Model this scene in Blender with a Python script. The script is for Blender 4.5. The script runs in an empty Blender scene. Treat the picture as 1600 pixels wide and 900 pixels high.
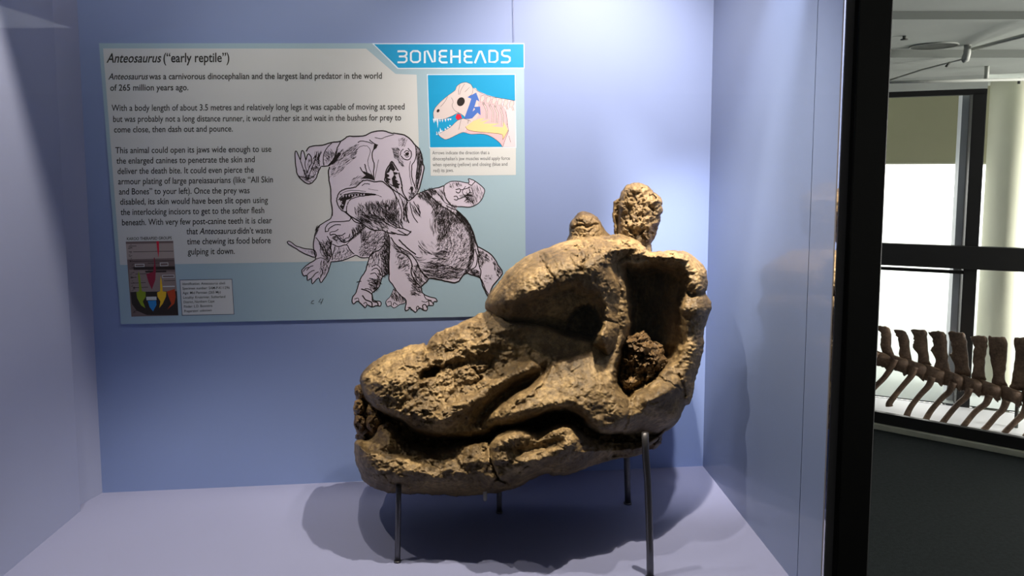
import bpy, bmesh, math, random
import numpy as np
from mathutils import Vector
from mathutils.geometry import tessellate_polygon

# ------------------------------------------------------------------ camera, world, lights
SC = bpy.context.scene
COL = SC.collection
F = 1164.0
PX0, PY0 = 800.0, 368.0
PITCH = math.radians(5.2)
CAM = Vector((0.0, 0.0, 1.60))
ZF = 0.75                                   # height of the case floor
cp, sp = math.cos(PITCH), math.sin(PITCH)

cam_d = bpy.data.cameras.new('camera'); cam = bpy.data.objects.new('camera', cam_d); COL.objects.link(cam)
cam.location = CAM
cam.rotation_euler = (math.radians(90) - PITCH, 0, 0)
cam_d.sensor_width = 36.0
cam_d.lens = F / 1600.0 * 36.0
cam_d.shift_y = -(450.0 - PY0) / 1600.0
cam_d.clip_start = 0.02
SC.camera = cam

SC.view_settings.view_transform = 'Standard'
SC.view_settings.look = 'None'
SC.view_settings.exposure = 0.0
SC.view_settings.gamma = 1.0
SC.view_settings.use_curve_mapping = False

world = bpy.data.worlds.new('sky'); SC.world = world
world.use_nodes = True
bg = world.node_tree.nodes['Background']
bg.inputs[0].default_value = (1.0, 0.985, 0.93, 1)
bg.inputs[1].default_value = 6.0


def spot(name, loc, target, power, cone, blend, color, radius=0.02):
    l = bpy.data.lights.new(name, 'SPOT'); o = bpy.data.objects.new(name, l); COL.objects.link(o)
    l.energy = power; l.spot_size = math.radians(cone); l.spot_blend = blend
    l.color = color; l.shadow_soft_size = radius
    o.location = loc
    o.rotation_euler = (Vector(target) - Vector(loc)).to_track_quat('-Z', 'Y').to_euler()
    return o


def area(name, loc, target, power, sx, sy, color):
    l = bpy.data.lights.new(name, 'AREA'); o = bpy.data.objects.new(name, l); COL.objects.link(o)
    l.energy = power; l.shape = 'RECTANGLE'; l.size = sx; l.size_y = sy; l.color = color
    o.location = loc
    o.rotation_euler = (Vector(target) - Vector(loc)).to_track_quat('-Z', 'Y').to_euler()
    return o


# lamps in the ceiling of the case: two over the skull, one washing the upper back wall
WARM = (1.0, 0.86, 0.64)
spot('case_lamp', (0.33, 1.365, 2.62), (0.0, 1.60, 0.8), 175, 66, 0.5, WARM, 0.012)
spot('case_lamp', (-0.35, 1.365, 2.62), (-0.45, 1.52, 0.8), 74, 112, 0.5, WARM, 0.012)
spot('side_lamp', (-0.96, 1.365, 2.62), (-1.06, 1.55, 0.9), 52, 100, 0.7, WARM, 0.012)
spot('corner_fill', (0.55, 1.40, 2.30), (0.51, 2.10, 1.0), 120, 36, 0.9, (1.0, 0.93, 0.85), 0.02)  # extra spot added to brighten the lower right of the back wall
spot('wall_lamp', (0.34, 1.38, 2.35), (0.20, 2.06, 1.64), 108, 84, 1.0, (1.0, 0.82, 0.62), 0.03)
spot('wall_lamp', (-0.40, 1.37, 2.33), (-0.42, 2.06, 1.62), 15, 84, 1.0, WARM, 0.03)
spot('wall_lamp', (-0.80, 1.37, 2.34), (-1.00, 2.00, 1.95), 6.5, 84, 1.0, WARM, 0.03)
area('case_fill', (-0.25, 1.40, 2.30), (-0.3, 1.9, 0.9), 0.4, 1.2, 0.05, (0.08, 0.45, 1.0))  # unseen blue fill added to cool the shaded walls
area('side_fill', (8.2, 2.3, 1.25), (3.0, 3.0, 1.6), 1500, 3.2, 1.9, (1.0, 0.98, 0.93))  # unseen area light added to brighten the ceiling; no window built there
area('room_lamp', (-2.5, 0.0, 2.2), (-2.5, 0.0, 0.0), 10, 1.2, 1.2, (0.9, 0.94, 1.0))


# ------------------------------------------------------------------ helpers
def ray(px, py):
    x = (px - PX0) / F; u = (PY0 - py) / F
    return Vector((x, cp + u * sp, -sp + u * cp))


def at(px, py, t):
    return CAM + ray(px, py) * t


def on_z(px, py, z):
    r = ray(px, py); return CAM + r * ((z - CAM.z) / r.z)


def on_plane(px, py, p0, n):
    r = ray(px, py); return CAM + r * ((p0 - CAM).dot(n) / r.dot(n))


def lin(c):
    return tuple(((v / 255) / 12.92 if v / 255 <= 0.04045 else ((v / 255 + 0.055) / 1.055) ** 2.4) for v in c) + (1,)


def tag(o, label=None, cat=None, group=None, kind=None):
    for k, v in (('label', label), ('category', cat), ('group', group), ('kind', kind)):
        if v: o[k] = v
    return o


def empty(name, loc=(0, 0, 0)):
    o = bpy.data.objects.new(name, None); COL.objects.link(o); o.location = loc; o.empty_display_size = 0.05
    return o


def link(name, me, parent=None):
    o = bpy.data.objects.new(name, me); COL.objects.link(o)
    if parent is not None:
        o.parent = parent
        bpy.context.view_layer.update() if False else None
        o.matrix_parent_inverse.identity()
        o.location = -Vector(parent['_o']) if parent.get('_o') is not None else (0, 0, 0)
    return o


def thing(name, origin, label, cat, group=None):
    o = empty(name, origin); o['_o'] = tuple(origin)
    return tag(o, label, cat, group)


def mesh(name, verts, faces, mat, parent=None, smooth=False):
    me = bpy.data.meshes.new(name)
    me.from_pydata([tuple(v) for v in verts], [], faces)
    me.materials.append(mat)
    if smooth:
        me.polygons.foreach_set('use_smooth', [True] * len(me.polygons))
    me.update()
    return link(name, me, parent)


def fix_normals(me):
    bm = bmesh.new(); bm.from_mesh(me); bmesh.ops.recalc_face_normals(bm, faces=bm.faces); bm.to_mesh(me); bm.free()


BOXF = [(0, 1, 2, 3), (7, 6, 5, 4), (0, 4, 5, 1), (1, 5, 6, 2), (2, 6, 7, 3), (3, 7, 4, 0)]


def box(name, lo, hi, mat, parent=None, bevel=0.0):
    (x0, y0, z0), (x1, y1, z1) = lo, hi
    v = [(x0, y0, z0), (x0, y1, z0), (x1, y1, z0), (x1, y0, z0), (x0, y0, z1), (x0, y1, z1), (x1, y1, z1), (x1, y0, z1)]
    o = mesh(name, v, BOXF, mat, parent)
    if bevel:
        m = o.modifiers.new('bevel', 'BEVEL'); m.width = bevel; m.segments = 2
    return o


def slab(name, a, b, z0, z1, thick, mat, parent=None, bevel=0.0):
    """upright plate from floor point a to b, thickness laid to the far side of the line a->b"""
    a = Vector((a[0], a[1], 0)); b = Vector((b[0], b[1], 0))
    n = Vector((-(b - a).y, (b - a).x, 0)).normalized() * thick
    v = [a, a + n, b + n, b]
    vv = [(p.x, p.y, z0) for p in v] + [(p.x, p.y, z1) for p in v]
    o = mesh(name, vv, BOXF, mat, parent); fix_normals(o.data)
    if bevel:
        m = o.modifiers.new('bevel', 'BEVEL'); m.width = bevel; m.segments = 2
    return o


def tube_geo(path, radii, seg=12):
    path = [Vector(p) for p in path]
    if not hasattr(radii, '__len__'): radii = [radii] * len(path)
    V, Fc = [], []
    for i, p in enumerate(path):
        d = (path[min(i + 1, len(path) - 1)] - path[max(i - 1, 0)]).normalized()
        a = d.orthogonal().normalized() if i == 0 else (a - d * a.dot(d)).normalized()
        b = d.cross(a)
        for k in range(seg):
            an = 2 * math.pi * k / seg
            V.append(p + (a * math.cos(an) + b * math.sin(an)) * radii[i])
    for i in range(len(path) - 1):
        for k in range(seg):
            k2 = (k + 1) % seg
            Fc.append((i * seg + k, i * seg + k2, (i + 1) * seg + k2, (i + 1) * seg + k))
    Fc.append(tuple(range(seg))[::-1]); n = (len(path) - 1) * seg
    Fc.append(tuple(n + k for k in range(seg)))
    return V, Fc


def tube(name, path, radii, mat, parent=None, seg=12):
    V, Fc = tube_geo(path, radii, seg)
    o = mesh(name, V, Fc, mat, parent, smooth=True)
    fix_normals(o.data)
    return o


# ------------------------------------------------------------------ materials
def mat(name, color, rough=0.6, spec=0.5, metal=0.0, noise=0.0, nscale=20.0, bump=0.0, bscale=60.0, coat=0.0):
    m = bpy.data.materials.new(name); m.use_nodes = True
    nt = m.node_tree; N = nt.nodes; b = N['Principled BSDF']
    c = lin(color)
    b.inputs['Base Color'].default_value = c
    b.inputs['Roughness'].default_value = rough
    b.inputs['Metallic'].default_value = metal
    b.inputs['Specular IOR Level'].default_value = spec
    if coat:
        b.inputs['Coat Weight'].default_value = coat; b.inputs['Coat Roughness'].default_value = 0.06
    tc = N.new('ShaderNodeTexCoord')
    if noise:
        t = N.new('ShaderNodeTexNoise'); t.inputs['Scale'].default_value = nscale; t.inputs['Detail'].default_value = 6
        nt.links.new(tc.outputs['Object'], t.inputs['Vector'])
        r = N.new('ShaderNodeMapRange'); r.inputs['From Min'].default_value = 0.3; r.inputs['From Max'].default_value = 0.7
        r.inputs['To Min'].default_value = 1 - noise; r.inputs['To Max'].default_value = 1 + noise
        nt.links.new(t.outputs['Fac'], r.inputs['Value'])
        mx = N.new('ShaderNodeMix'); mx.data_type = 'RGBA'; mx.blend_type = 'MULTIPLY'; mx.inputs[0].default_value = 1
        mx.inputs[6].default_value = c
        nt.links.new(r.outputs[0], mx.inputs[7]); nt.links.new(mx.outputs[2], b.inputs['Base Color'])
    if bump:
        t = N.new('ShaderNodeTexNoise'); t.inputs['Scale'].default_value = bscale; t.inputs['Detail'].default_value = 8
        nt.links.new(tc.outputs['Object'], t.inputs['Vector'])
        bp = N.new('ShaderNodeBump'); bp.inputs['Strength'].default_value = bump; bp.inputs['Distance'].default_value = 0.004
        nt.links.new(t.outputs['Fac'], bp.inputs['Height']); nt.links.new(bp.outputs[0], b.inputs['Normal'])
    return m


def rock_mat(name, dark, mid, light):
    m = bpy.data.materials.new(name); m.use_nodes = True
    nt = m.node_tree; N = nt.nodes; L = nt.links; b = N['Principled BSDF']
    tc = N.new('ShaderNodeTexCoord')
    t1 = N.new('ShaderNodeTexNoise'); t1.inputs['Scale'].default_value = 9; t1.inputs['Detail'].default_value = 9; t1.inputs['Roughness'].default_value = 0.62
    t2 = N.new('ShaderNodeTexNoise'); t2.inputs['Scale'].default_value = 75; t2.inputs['Detail'].default_value = 8; t2.inputs['Roughness'].default_value = 0.7
    for t in (t1, t2): L.new(tc.outputs['Object'], t.inputs['Vector'])
    ad = N.new('ShaderNodeMath'); ad.operation = 'MULTIPLY_ADD'; ad.inputs[1].default_value = 0.45
    L.new(t2.outputs['Fac'], ad.inputs[0])
    ml = N.new('ShaderNodeMath'); ml.operation = 'MULTIPLY'; ml.inputs[1].default_value = 0.55
    L.new(t1.outputs['Fac'], ml.inputs[0]); L.new(ml.outputs[0], ad.inputs[2])
    cr = N.new('ShaderNodeValToRGB'); e = cr.color_ramp.elements
    e[0].position = 0.36; e[0].color = lin(dark); e[1].position = 0.64; e[1].color = lin(light)
    k = e.new(0.5); k.color = lin(mid)
    L.new(ad.outputs[0], cr.inputs[0]); L.new(cr.outputs[0], b.inputs['Base Color'])
    b.inputs['Roughness'].default_value = 0.55
    b.inputs['Specular IOR Level'].default_value = 0.45
    t3 = N.new('ShaderNodeTexNoise'); t3.inputs['Scale'].default_value = 190; t3.inputs['Detail'].default_value = 6; t3.inputs['Roughness'].default_value = 0.7
    L.new(tc.outputs['Object'], t3.inputs['Vector'])
    bp = N.new('ShaderNodeBump'); bp.inputs['Strength'].default_value = 0.55; bp.inputs['Distance'].default_value = 0.003
    L.new(t3.outputs['Fac'], bp.inputs['Height']); L.new(bp.outputs[0], b.inputs['Normal'])
    return m


def glass_mat(name, tint=(1, 1, 1, 1)):
    m = bpy.data.materials.new(name); m.use_nodes = True
    nt = m.node_tree; N = nt.nodes; N.clear()
    out = N.new('ShaderNodeOutputMaterial'); tr = N.new('ShaderNodeBsdfTransparent'); gl = N.new('ShaderNodeBsdfGlossy')
    tr.inputs[0].default_value = tint; gl.inputs['Roughness'].default_value = 0.01
    fr = N.new('ShaderNodeFresnel'); fr.inputs[0].default_value = 1.25
    mx = N.new('ShaderNodeMixShader')
    nt.links.new(fr.outputs[0], mx.inputs[0]); nt.links.new(tr.outputs[0], mx.inputs[1]); nt.links.new(gl.outputs[0], mx.inputs[2])
    nt.links.new(mx.outputs[0], out.inputs[0])
    return m


def blind_mat(name, color):
    m = bpy.data.materials.new(name); m.use_nodes = True
    nt = m.node_tree; N = nt.nodes; N.clear()
    out = N.new('ShaderNodeOutputMaterial'); d = N.new('ShaderNodeBsdfDiffuse'); t = N.new('ShaderNodeBsdfTranslucent'); mx = N.new('ShaderNodeMixShader')
    d.inputs[0].default_value = lin(color); t.inputs[0].default_value = lin(color); mx.inputs[0].default_value = 0.09
    nt.links.new(d.outputs[0], mx.inputs[1]); nt.links.new(t.outputs[0], mx.inputs[2]); nt.links.new(mx.outputs[0], out.inputs[0])
    return m


M = {
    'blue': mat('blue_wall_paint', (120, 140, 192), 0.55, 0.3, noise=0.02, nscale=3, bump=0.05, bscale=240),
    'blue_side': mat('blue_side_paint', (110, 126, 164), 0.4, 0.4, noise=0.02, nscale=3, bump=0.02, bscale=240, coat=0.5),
    'lilac': mat('pale_lilac_paint', (136, 145, 180), 0.5, 0.3, noise=0.02, nscale=4, bump=0.04, bscale=240),
    'lilac_floor': mat('pale_lilac_base', (117, 123, 158), 0.5, 0.3, noise=0.02, nscale=4, bump=0.04, bscale=240),
    'joint': mat('dark_joint', (40, 42, 60), 0.8),
    'black': mat('black_frame', (9, 9, 10), 0.45, 0.3),
    'gasket': mat('grey_gasket', (92, 90, 94), 0.6, 0.3),
    'frame': mat('dark_window_frame', (20, 19, 18), 0.5, 0.4),
    'post_grey': mat('grey_post', (84, 88, 92), 0.5, 0.4),
    'carpet': mat('charcoal_carpet', (28, 32, 33), 0.95, 0.1, noise=0.25, nscale=60, bump=0.5, bscale=400),
    'kerb': mat('pale_kerb', (150, 150, 136), 0.8, noise=0.1, nscale=12),
    'ceil': mat('off_white_ceiling', (196, 200, 194), 0.9, 0.1, noise=0.04, nscale=4, bump=0.1, bscale=40),
    'beam': mat('shaded_step_face', (120, 124, 118), 0.9, 0.1),  # darker than the ceiling: shade put into the colour
    'jamb': mat('pale_grey_jamb', (170, 174, 180), 0.7),
    'pipe': mat('painted_pipe', (180, 182, 174), 0.6),
    'vent': mat('dark_vent', (70, 72, 66), 0.7),
    'roomwall': mat('grey_room_wall', (120, 120, 118), 0.9, 0.1),
    'column': mat('cream_column', (200, 200, 180), 0.8, 0.2, noise=0.03, nscale=5),
    'ground': mat('pale_ground', (196, 202, 200), 0.85, 0.1, noise=0.03, nscale=2),
    'white': mat('white_base', (235, 236, 240), 0.6),
    'steel': mat('dark_steel_rod', (92, 92, 98), 0.35, 0.5, metal=0.85, bump=0.1),
    'tip': mat('pale_rod_tip', (150, 148, 146), 0.45, 0.5, metal=0.5),
    'bone': rock_mat('brown_mounted_bone', (66, 48, 36), (106, 82, 64), (140, 112, 90)),
    'glass': glass_mat('glass'),
    'blind': blind_mat('cream_blind', (178, 176, 150)),
    'rock': rock_mat('fossil_bone', (50, 40, 27), (102, 84, 57), (160, 137, 98)),
    'rock_dark': rock_mat('fossil_matrix', (46, 35, 22), (100, 78, 50), (155, 127, 84)),
}

# ------------------------------------------------------------------ the case and the room (setting)
cl = on_z(160, 770, ZF); cr_ = on_z(1098, 728, ZF)               # rear corners of the case floor
YF = 1.345                                                      # plane of the front glass
XR = on_z(1233, 900, ZF).x
XL = on_z(8, 897, ZF).x
TOP = 2.66
BL = Vector((cl.x, cl.y, 0)); BR = Vector((cr_.x, cr_.y, 0))
XRf = BR.x + (XR - BR.x) * (YF - BR.y) / (on_z(1233, 900, ZF).y - BR.y)
FRp = Vector((XRf, YF, 0))
XLf = BL.x + (XL - BL.x) * (YF - BL.y) / (on_z(8, 897, ZF).y - BL.y)
FLp = Vector((XLf, YF, 0))
wb = (BR - BL).normalized()
slab('wall_back', BL - wb * 0.06, BR + wb * 0.06, ZF - 0.05, TOP, 0.04, M['blue'])['kind'] = 'structure'
# the left wall: a fixed rear strip and a front panel with a fine joint between
jx = on_plane(115, 600, BL, Vector((BL - FLp).cross(Vector((0, 0, 1))).normalized()))
k = (jx.y - FLp.y) / (BL.y - FLp.y)
J = FLp + (BL - FLp) * k
ld = (BL - FLp).normalized()
o = slab('wall_left', FLp, J - ld * 0.001, ZF - 0.05, TOP, 0.04, M['lilac']); o['kind'] = 'structure'
JR0 = J + Vector((-ld.y, ld.x, 0)) * 0.035 - ld * 0.02
o = slab('wall_left_rear', JR0, BL + (BL - JR0).normalized() * 0.03, ZF - 0.05, TOP, 0.04, M['lilac']); o['kind'] = 'structure'
# the right wall: two glossy panels with a dark joint
nR = (FRp - BR).cross(Vector((0, 0, 1))).normalized()
jr = on_plane(1262, 450, BR, nR); k = (jr.y - BR.y) / (FRp.y - BR.y); JR = BR + (FRp - BR) * k
rd = (FRp - BR).normalized()
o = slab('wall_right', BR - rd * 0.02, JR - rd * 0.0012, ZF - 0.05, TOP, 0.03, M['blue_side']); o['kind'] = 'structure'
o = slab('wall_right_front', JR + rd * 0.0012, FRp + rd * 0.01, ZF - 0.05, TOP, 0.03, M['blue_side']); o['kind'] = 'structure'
offr = Vector((-rd.y, rd.x, 0)) * 0.006
o = slab('trim_2', JR - rd * 0.015 + offr, JR + rd * 0.015 + offr, ZF - 0.04, TOP - 0.01, 0.015, M['joint']); o['kind'] = 'structure'
# case floor and the plinth it sits on
fv = [BL - wb * 0.03 + ld * 0.03, BR + wb * 0.02 + ld * 0.03, FRp + wb * 0.02, FLp - wb * 0.03]
fv2 = [(p.x, p.y, ZF - 0.03) for p in fv] + [(p.x, p.y, ZF) for p in fv]
o = mesh('display_floor', fv2, BOXF, M['lilac_floor']); fix_normals(o.data); o['kind'] = 'structure'
o = box('display_plinth', (-1.35, YF - 0.02, 0), (0.66, 2.16, ZF - 0.05), M['black']); o['kind'] = 'structure'
o = box('ceiling_case', (-1.3, 1.2, TOP), (0.68, 2.25, TOP + 0.03), M['lilac']); o['kind'] = 'structure'
# front corner post: black with a grey gasket on the case side
o = box('trim_3', (XRf - 0.002, YF - 0.012, 0), (XRf + 0.014, YF + 0.004, TOP), M['gasket']); o['kind'] = 'structure'
pl = at(1328, 300, 1.0); pr = at(1366, 300, 1.0)
yp = YF - 0.014
X0 = (1328 - 800) / F * (yp / ray(1328, 300).y) * 1.0 if False else XRf + 0.012
o = box('trim_4', (X0, YF - 0.03, 0), (X0 + 0.058, YF + 0.05, TOP), M['black'], bevel=0.002); o['kind'] = 'structure'
o = box('case_header', (-1.3, YF - 0.03, 2.2), (XRf + 0.07, YF + 0.0, TOP), M['black']); o['kind'] = 'structure'
o = box('window_case_front', (FLp.x, YF - 0.010, ZF - 0.03), (XRf - 0.003, YF - 0.004, 2.2), M['glass']); o['kind'] = 'structure'

# unseen baffle added to keep the overhead light off the back wall
def baffle():
    lamp = Vector((0, 1.365, 2.62))
    for (p, q, nm) in ((BL, BR, 'x'),):
        zb = 2.38
        e = []
        for c in (p, q):
            a = Vector((c.x, c.y, ZF)); d = lamp - a; d.x = 0
            s = (zb - ZF) / d.z
            e.append(Vector((c.x, a.y + d.y * s, 0)))
        wx = (0.325 - e[0].x) / (e[1].x - e[0].x)
        o = slab('added_light_baffle', e[0] + Vector((-0.05, 0, 0)), e[0] + (e[1] - e[0]) * wx, zb, TOP, 0.004, M['black'])
        tag(o, 'unseen black baffle added under the case ceiling to shape the lamp light', 'baffle')
baffle()

# room shell
A1 = at(1350, 500, 5.02); B1 = at(1600, 500, 4.64)
A1.z = B1.z = 0
wdir = (B1 - A1).normalized(); wn = Vector((-wdir.y, wdir.x, 0))
def onw(px, py, off=0.0): return on_plane(px, py, A1 + wn * off, wn)
def wpt(px, off=0.0, py=300): q = onw(px, py, off); return Vector((q.x, q.y, 0))
ZC = 2.24
def struct(o): o['kind'] = 'structure'; return o
struct(box('floor', (-5, -4, -0.05), (9, 7.6, 0), M['carpet']))
struct(box('wall_rear', (-5, -4.1, 0), (9, -4, 3), M['roomwall']))
struct(box('wall_west', (-5.1, -4, 0), (-5, 9, 3), M['roomwall']))
struct(box('wall_east', (8.9, -4, 0), (9, 4.0, 3), M['roomwall']))
yA = on_z(1480, 30, 2.215).y; yB = on_z(1480, 90, 2.175).y
struct(box('ceiling', (-5, -4, 2.247), (-1.35, yA, 2.7), M['ceil']))
struct(box('ceiling_front', (-1.35, -4, 2.247), (9, 1.25, 2.7), M['ceil']))
struct(box('ceiling_bay', (0.70, 1.25, 2.247), (9, yA, 2.7), M['ceil']))
struct(box('ceiling_bay_middle', (-5, yA, 2.215), (9, yB, 2.7), M['ceil']))
struct(box('ceiling_bay_far', (-5, yB, 2.175), (9, 9.0, 2.7), M['ceil']))
for nm_, ys_, z0_, z1_ in (('step_shade_near', yA, 2.214, 2.246), ('step_shade_far', yB, 2.174, 2.2145)):  # thin strips painting the shade on the ceiling step faces
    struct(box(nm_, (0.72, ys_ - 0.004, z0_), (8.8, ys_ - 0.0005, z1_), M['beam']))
# window wall: solid to the left behind the case
wl = wpt(1366)
struct(slab('wall_window_side', wl - wdir * 7.6, wl - wdir * 0.10, 0, 2.3, 0.12, M['roomwall']))
wr = wpt(1640)
struct(slab('wall_window_end', wr + wdir * 1.2, wr + wdir * 6.0, 0, 2.3, 0.12, M['roomwall']))
# posts and rails
def zat(px, py, off=0.0): return onw(px, py, off).z
a0 = wpt(1330, 0, 400); a1 = wpt(1374, 0, 400)
struct(slab('trim_5', a0, a1, 0, 2.175, 0.05, M['frame']))
b0 = wpt(1512, 0, 300); b1 = wpt(1534, 0, 300)
struct(slab('trim_6', b0 , b1 , 0, zat(1530, 144), 0.16, M['frame'], bevel=0.004))
j0 = wpt(1496, 0.16, 300); j1 = wpt(1511, 0.16, 300)
struct(slab('trim_13', j0, j1, 0.0, 2.17, 0.20, M['jamb']))
struct(slab('trim_7', a0, b1, zat(1450, 150), zat(1450, 142), 0.06, M['frame']))
tr_b = b1 + wdir * 2.0
struct(slab('trim_8', a0 - wn * 0.03, tr_b - wn * 0.03, zat(1450, 417), zat(1450, 382), 0.06, M['frame'], bevel=0.003))
struct(slab('trim_9', a1, b0, zat(1420, 424), zat(1420, 419), 0.03, M['frame']))
struct(slab('wall_window_head', a0, b1, zat(1450, 141.5), 2.175, 0.10, M['ceil']))
# window panes
struct(slab('window_1', a1, b0, 0.062, zat(1450, 150), 0.006, M['glass']))
struct(slab('window_2', b1, tr_b, 0.062, 2.175, 0.006, M['glass']))
# blinds behind the glass
def blind(px0, px1, label):
    p0, p1 = wpt(px0, 0.75, 200), wpt(px1, 0.75, 200)
    zb = on_plane(0.5 * (px0 + px1), 257, A1 + wn * 0.75, wn).z
    c = (p0 + p1) / 2
    t = thing('roller_blind', (c.x, c.y, zb), label, 'blind', 'roller blinds at the windows')
    slab('fabric', p0, p1, zb + 0.012, 2.175, 0.003, M['blind'], t)
    slab('bottom_bar', p0 - wn * 0.004, p1 - wn * 0.004, zb, zb + 0.014, 0.012, M['column'], t)
blind(1335, 1512, 'cream roller blind half lowered in the window left of the pale column')
blind(1516, 1760, 'cream roller blind half lowered in the window behind the pale column')
# outside ground
struct(mesh('ground_outside', [tuple(A1 - wdir * 6 + wn * 0.08 + Vector((0, 0, 0.05))), tuple(A1 + wdir * 12 + wn * 0.08 + Vector((0, 0, 0.05))),
                               tuple(A1 + wdir * 30 + wn * 40 + Vector((0, 0, 0.05))), tuple(A1 - wdir * 20 + wn * 40 + Vector((0, 0, 0.05)))], [(0, 1, 2, 3)], M['ground']))
# column
cc = at(1568, 300, 5.02); V, Fc = [], []
pth = [(cc.x, cc.y, 0.0), (cc.x, cc.y, 2.18)]
col_o = tube('column', pth, 0.110, M['column'], None, 40)
tag(col_o, 'round cream column beside the dark window post', 'column', None, None); col_o['kind'] = 'structure'
# kerb and black rail in front of the skeleton
ka = on_z(1347, 667, 0); kb = on_z(1600, 716, 0); kd = (kb - ka).normalized(); kn = Vector((-kd.y, kd.x, 0))
ke0, ke1 = ka - kd * 1.2, kb + kd * 1.0
o = slab('display_kerb', ke0, ke1, 0, 0.034, 0.05, M['kerb'], bevel=0.004); tag(o, 'low pale kerb at the edge of the charcoal carpet', 'kerb', None, None); o['kind'] = 'structure'
o = slab('display_edge', ke0 + kn * 0.02, ke1 + kn * 0.02, 0.036, 0.105, 0.035, M['frame'], bevel=0.003); o['kind'] = 'structure'
pv = [ke0 + kn * 0.056, ke1 + kn * 0.056, A1 + wdir * 3.5 - wn * 0.01, A1 - wdir * 2 - wn * 0.01]
o = mesh('display_base', [(p.x, p.y, 0.0) for p in pv] + [(p.x, p.y, 0.06) for p in pv], BOXF, M['white']); fix_normals(o.data); struct(o)

# ceiling services
def ceiling_pt(px, py, z): return on_z(px, py, z)
p = on_z(1459, 71, 2.215)
t = thing('ceiling_vent', (p.x, p.y, 2.211), 'round dark recessed vent in the grey ceiling', 'vent')
V, Fc = tube_geo([(p.x, p.y, 2.2155), (p.x, p.y, 2.209)], [0.105, 0.105], 32); mesh('grille', V, Fc, M['vent'], t)
ring = []
for i in range(33):
    an = 2 * math.pi * i / 32; ring.append((p.x + 0.108 * math.cos(an), p.y + 0.108 * math.sin(an), 2.212))
tube('rim', ring, 0.004, M['pipe'], t, 6)
p = on_z(1413, 61, 2.2)
t = thing('sprinkler', (p.x, p.y, 2.2), 'small dark sprinkler head on the ceiling left of the round vent', 'sprinkler')
tube('stem', [(p.x, p.y, 2.216), (p.x, p.y, 2.20)], 0.008, M['vent'], t); tube('deflector', [(p.x, p.y, 2.20), (p.x, p.y, 2.196)], 0.017, M['vent'], t)
t = thing('ceiling_pipe', tuple(on_z(1383, 129, 2.13)), 'thin painted pipe running along the ceiling above the window', 'pipe')
q0, q1 = at(1340, 129.5, 4.3), at(1640, 123, 4.2)
tube('run', [q0, q1], 0.0085, M['pipe'], t)
c0 = at(1541, 126, 4.24); tube('bracket', [c0, (c0.x, c0.y, 2.176)], 0.012, M['pipe'], t)
tube('coupling', [at(1377, 129, 4.30), at(1384, 129, 4.29)], 0.016, M['pipe'], t)
t = thing('conduit', tuple(at(1387, 127, 4.4)), 'slim conduit slanting under the ceiling from the elbow pipe', 'pipe')
tube('run', [at(1387, 126, 4.4), at(1440, 109, 4.1), at(1503, 93, 3.85)], 0.0045, M['pipe'], t)
tube('clip', [at(1478, 104, 3.9), at(1481, 101, 3.9), at(1484, 98, 3.9)], 0.006, M['vent'], t)
t = thing('waste_pipe', tuple(at(1510, 96, 3.8)), 'thick painted elbow pipe dropping from the ceiling beam', 'pipe')
tube('elbow', [at(1512, 70, 3.75), at(1511, 84, 3.75), at(1508, 93, 3.75), at(1504, 95, 3.76)], [0.016, 0.017, 0.019, 0.014], M['pipe'], t, 16)
tube('branch', [at(1520, 77, 3.78), at(1560, 66, 3.5), at(1640, 45, 3.1)], 0.009, M['pipe'], t, 16)
p = at(1592, 131, 4.6)
o = tube('wall_hook', [p, p + Vector((0, 0, 0.02)), p + Vector((0.004, 0, 0.035))], 0.008, M['vent']); tag(o, 'tiny dark hook at the top of the cream column', 'hook')

# ------------------------------------------------------------------ information panel on the back wall
WN = Vector((wb.y, -wb.x, 0))                                   # from the back wall towards the viewer
def pmat(name, color): return mat(name, color, 0.5, 0.3)
PM = {'base': pmat('panel_blue_grey', (142, 170, 194)), 'text_bg': pmat('panel_grey_white', (184, 192, 204)), 'ink': pmat('print_ink', (24, 20, 26)),
      'text': pmat('print_black', (18, 20, 24)), 'grey': pmat('print_grey', (80, 85, 98)), 'cyan': pmat('print_cyan', (0, 137, 197)), 'white': pmat('print_white', (189, 208, 233)),
      'skin': pmat('print_skin', (184, 182, 209)), 'bone': pmat('print_bone', (186, 180, 191)), 'pink': pmat('print_pink', (198, 165, 182)),
      'palepink': pmat('print_pale_pink', (198, 186, 205)), 'yellow': pmat('print_yellow', (206, 186, 142)), 'arrow': pmat('print_blue', (60, 100, 186)),
      'red': pmat('print_red', (186, 26, 57)), 'strata1': pmat('strata_pale', (147, 139, 144)), 'strata2': pmat('strata_brown', (102, 90, 96)), 'strata3': pmat('strata_dark', (38, 32, 34)),
      'green': pmat('print_green', (117, 139, 28)), 'gold': pmat('print_gold', (210, 174, 38)), 'wine': pmat('print_wine', (126, 26, 57)), 'rust': pmat('print_rust', (159, 60, 28)),
      'sky': pmat('print_sky', (33, 121, 194)), 'frame_ink': pmat('print_frame', (50, 52, 85)), 'strata4': pmat('strata_mid', (126, 116, 121))}
P_OFF = 0.006
def pp(px, py, k=0.0):
    return on_plane(px, py, BL + WN * (P_OFF + k * 0.00012), WN)

pc = [(154.5, 67.5), (818.6, 67.5), (822, 493), (189, 506.5)]
c0 = pp(490, 480)
panel = thing('information_panel', tuple(c0), 'printed museum information panel mounted on the blue back wall', 'sign')
v = [pp(x, y) for x, y in pc]; vb = [q - WN * (P_OFF - 0.0005) for q in v]
o = mesh('board', v + vb, [(0, 1, 2, 3), (7, 6, 5, 4), (0, 4, 5, 1), (1, 5, 6, 2), (2, 6, 7, 3), (3, 7, 4, 0)], PM['base'], panel); fix_normals(o.data)

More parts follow.
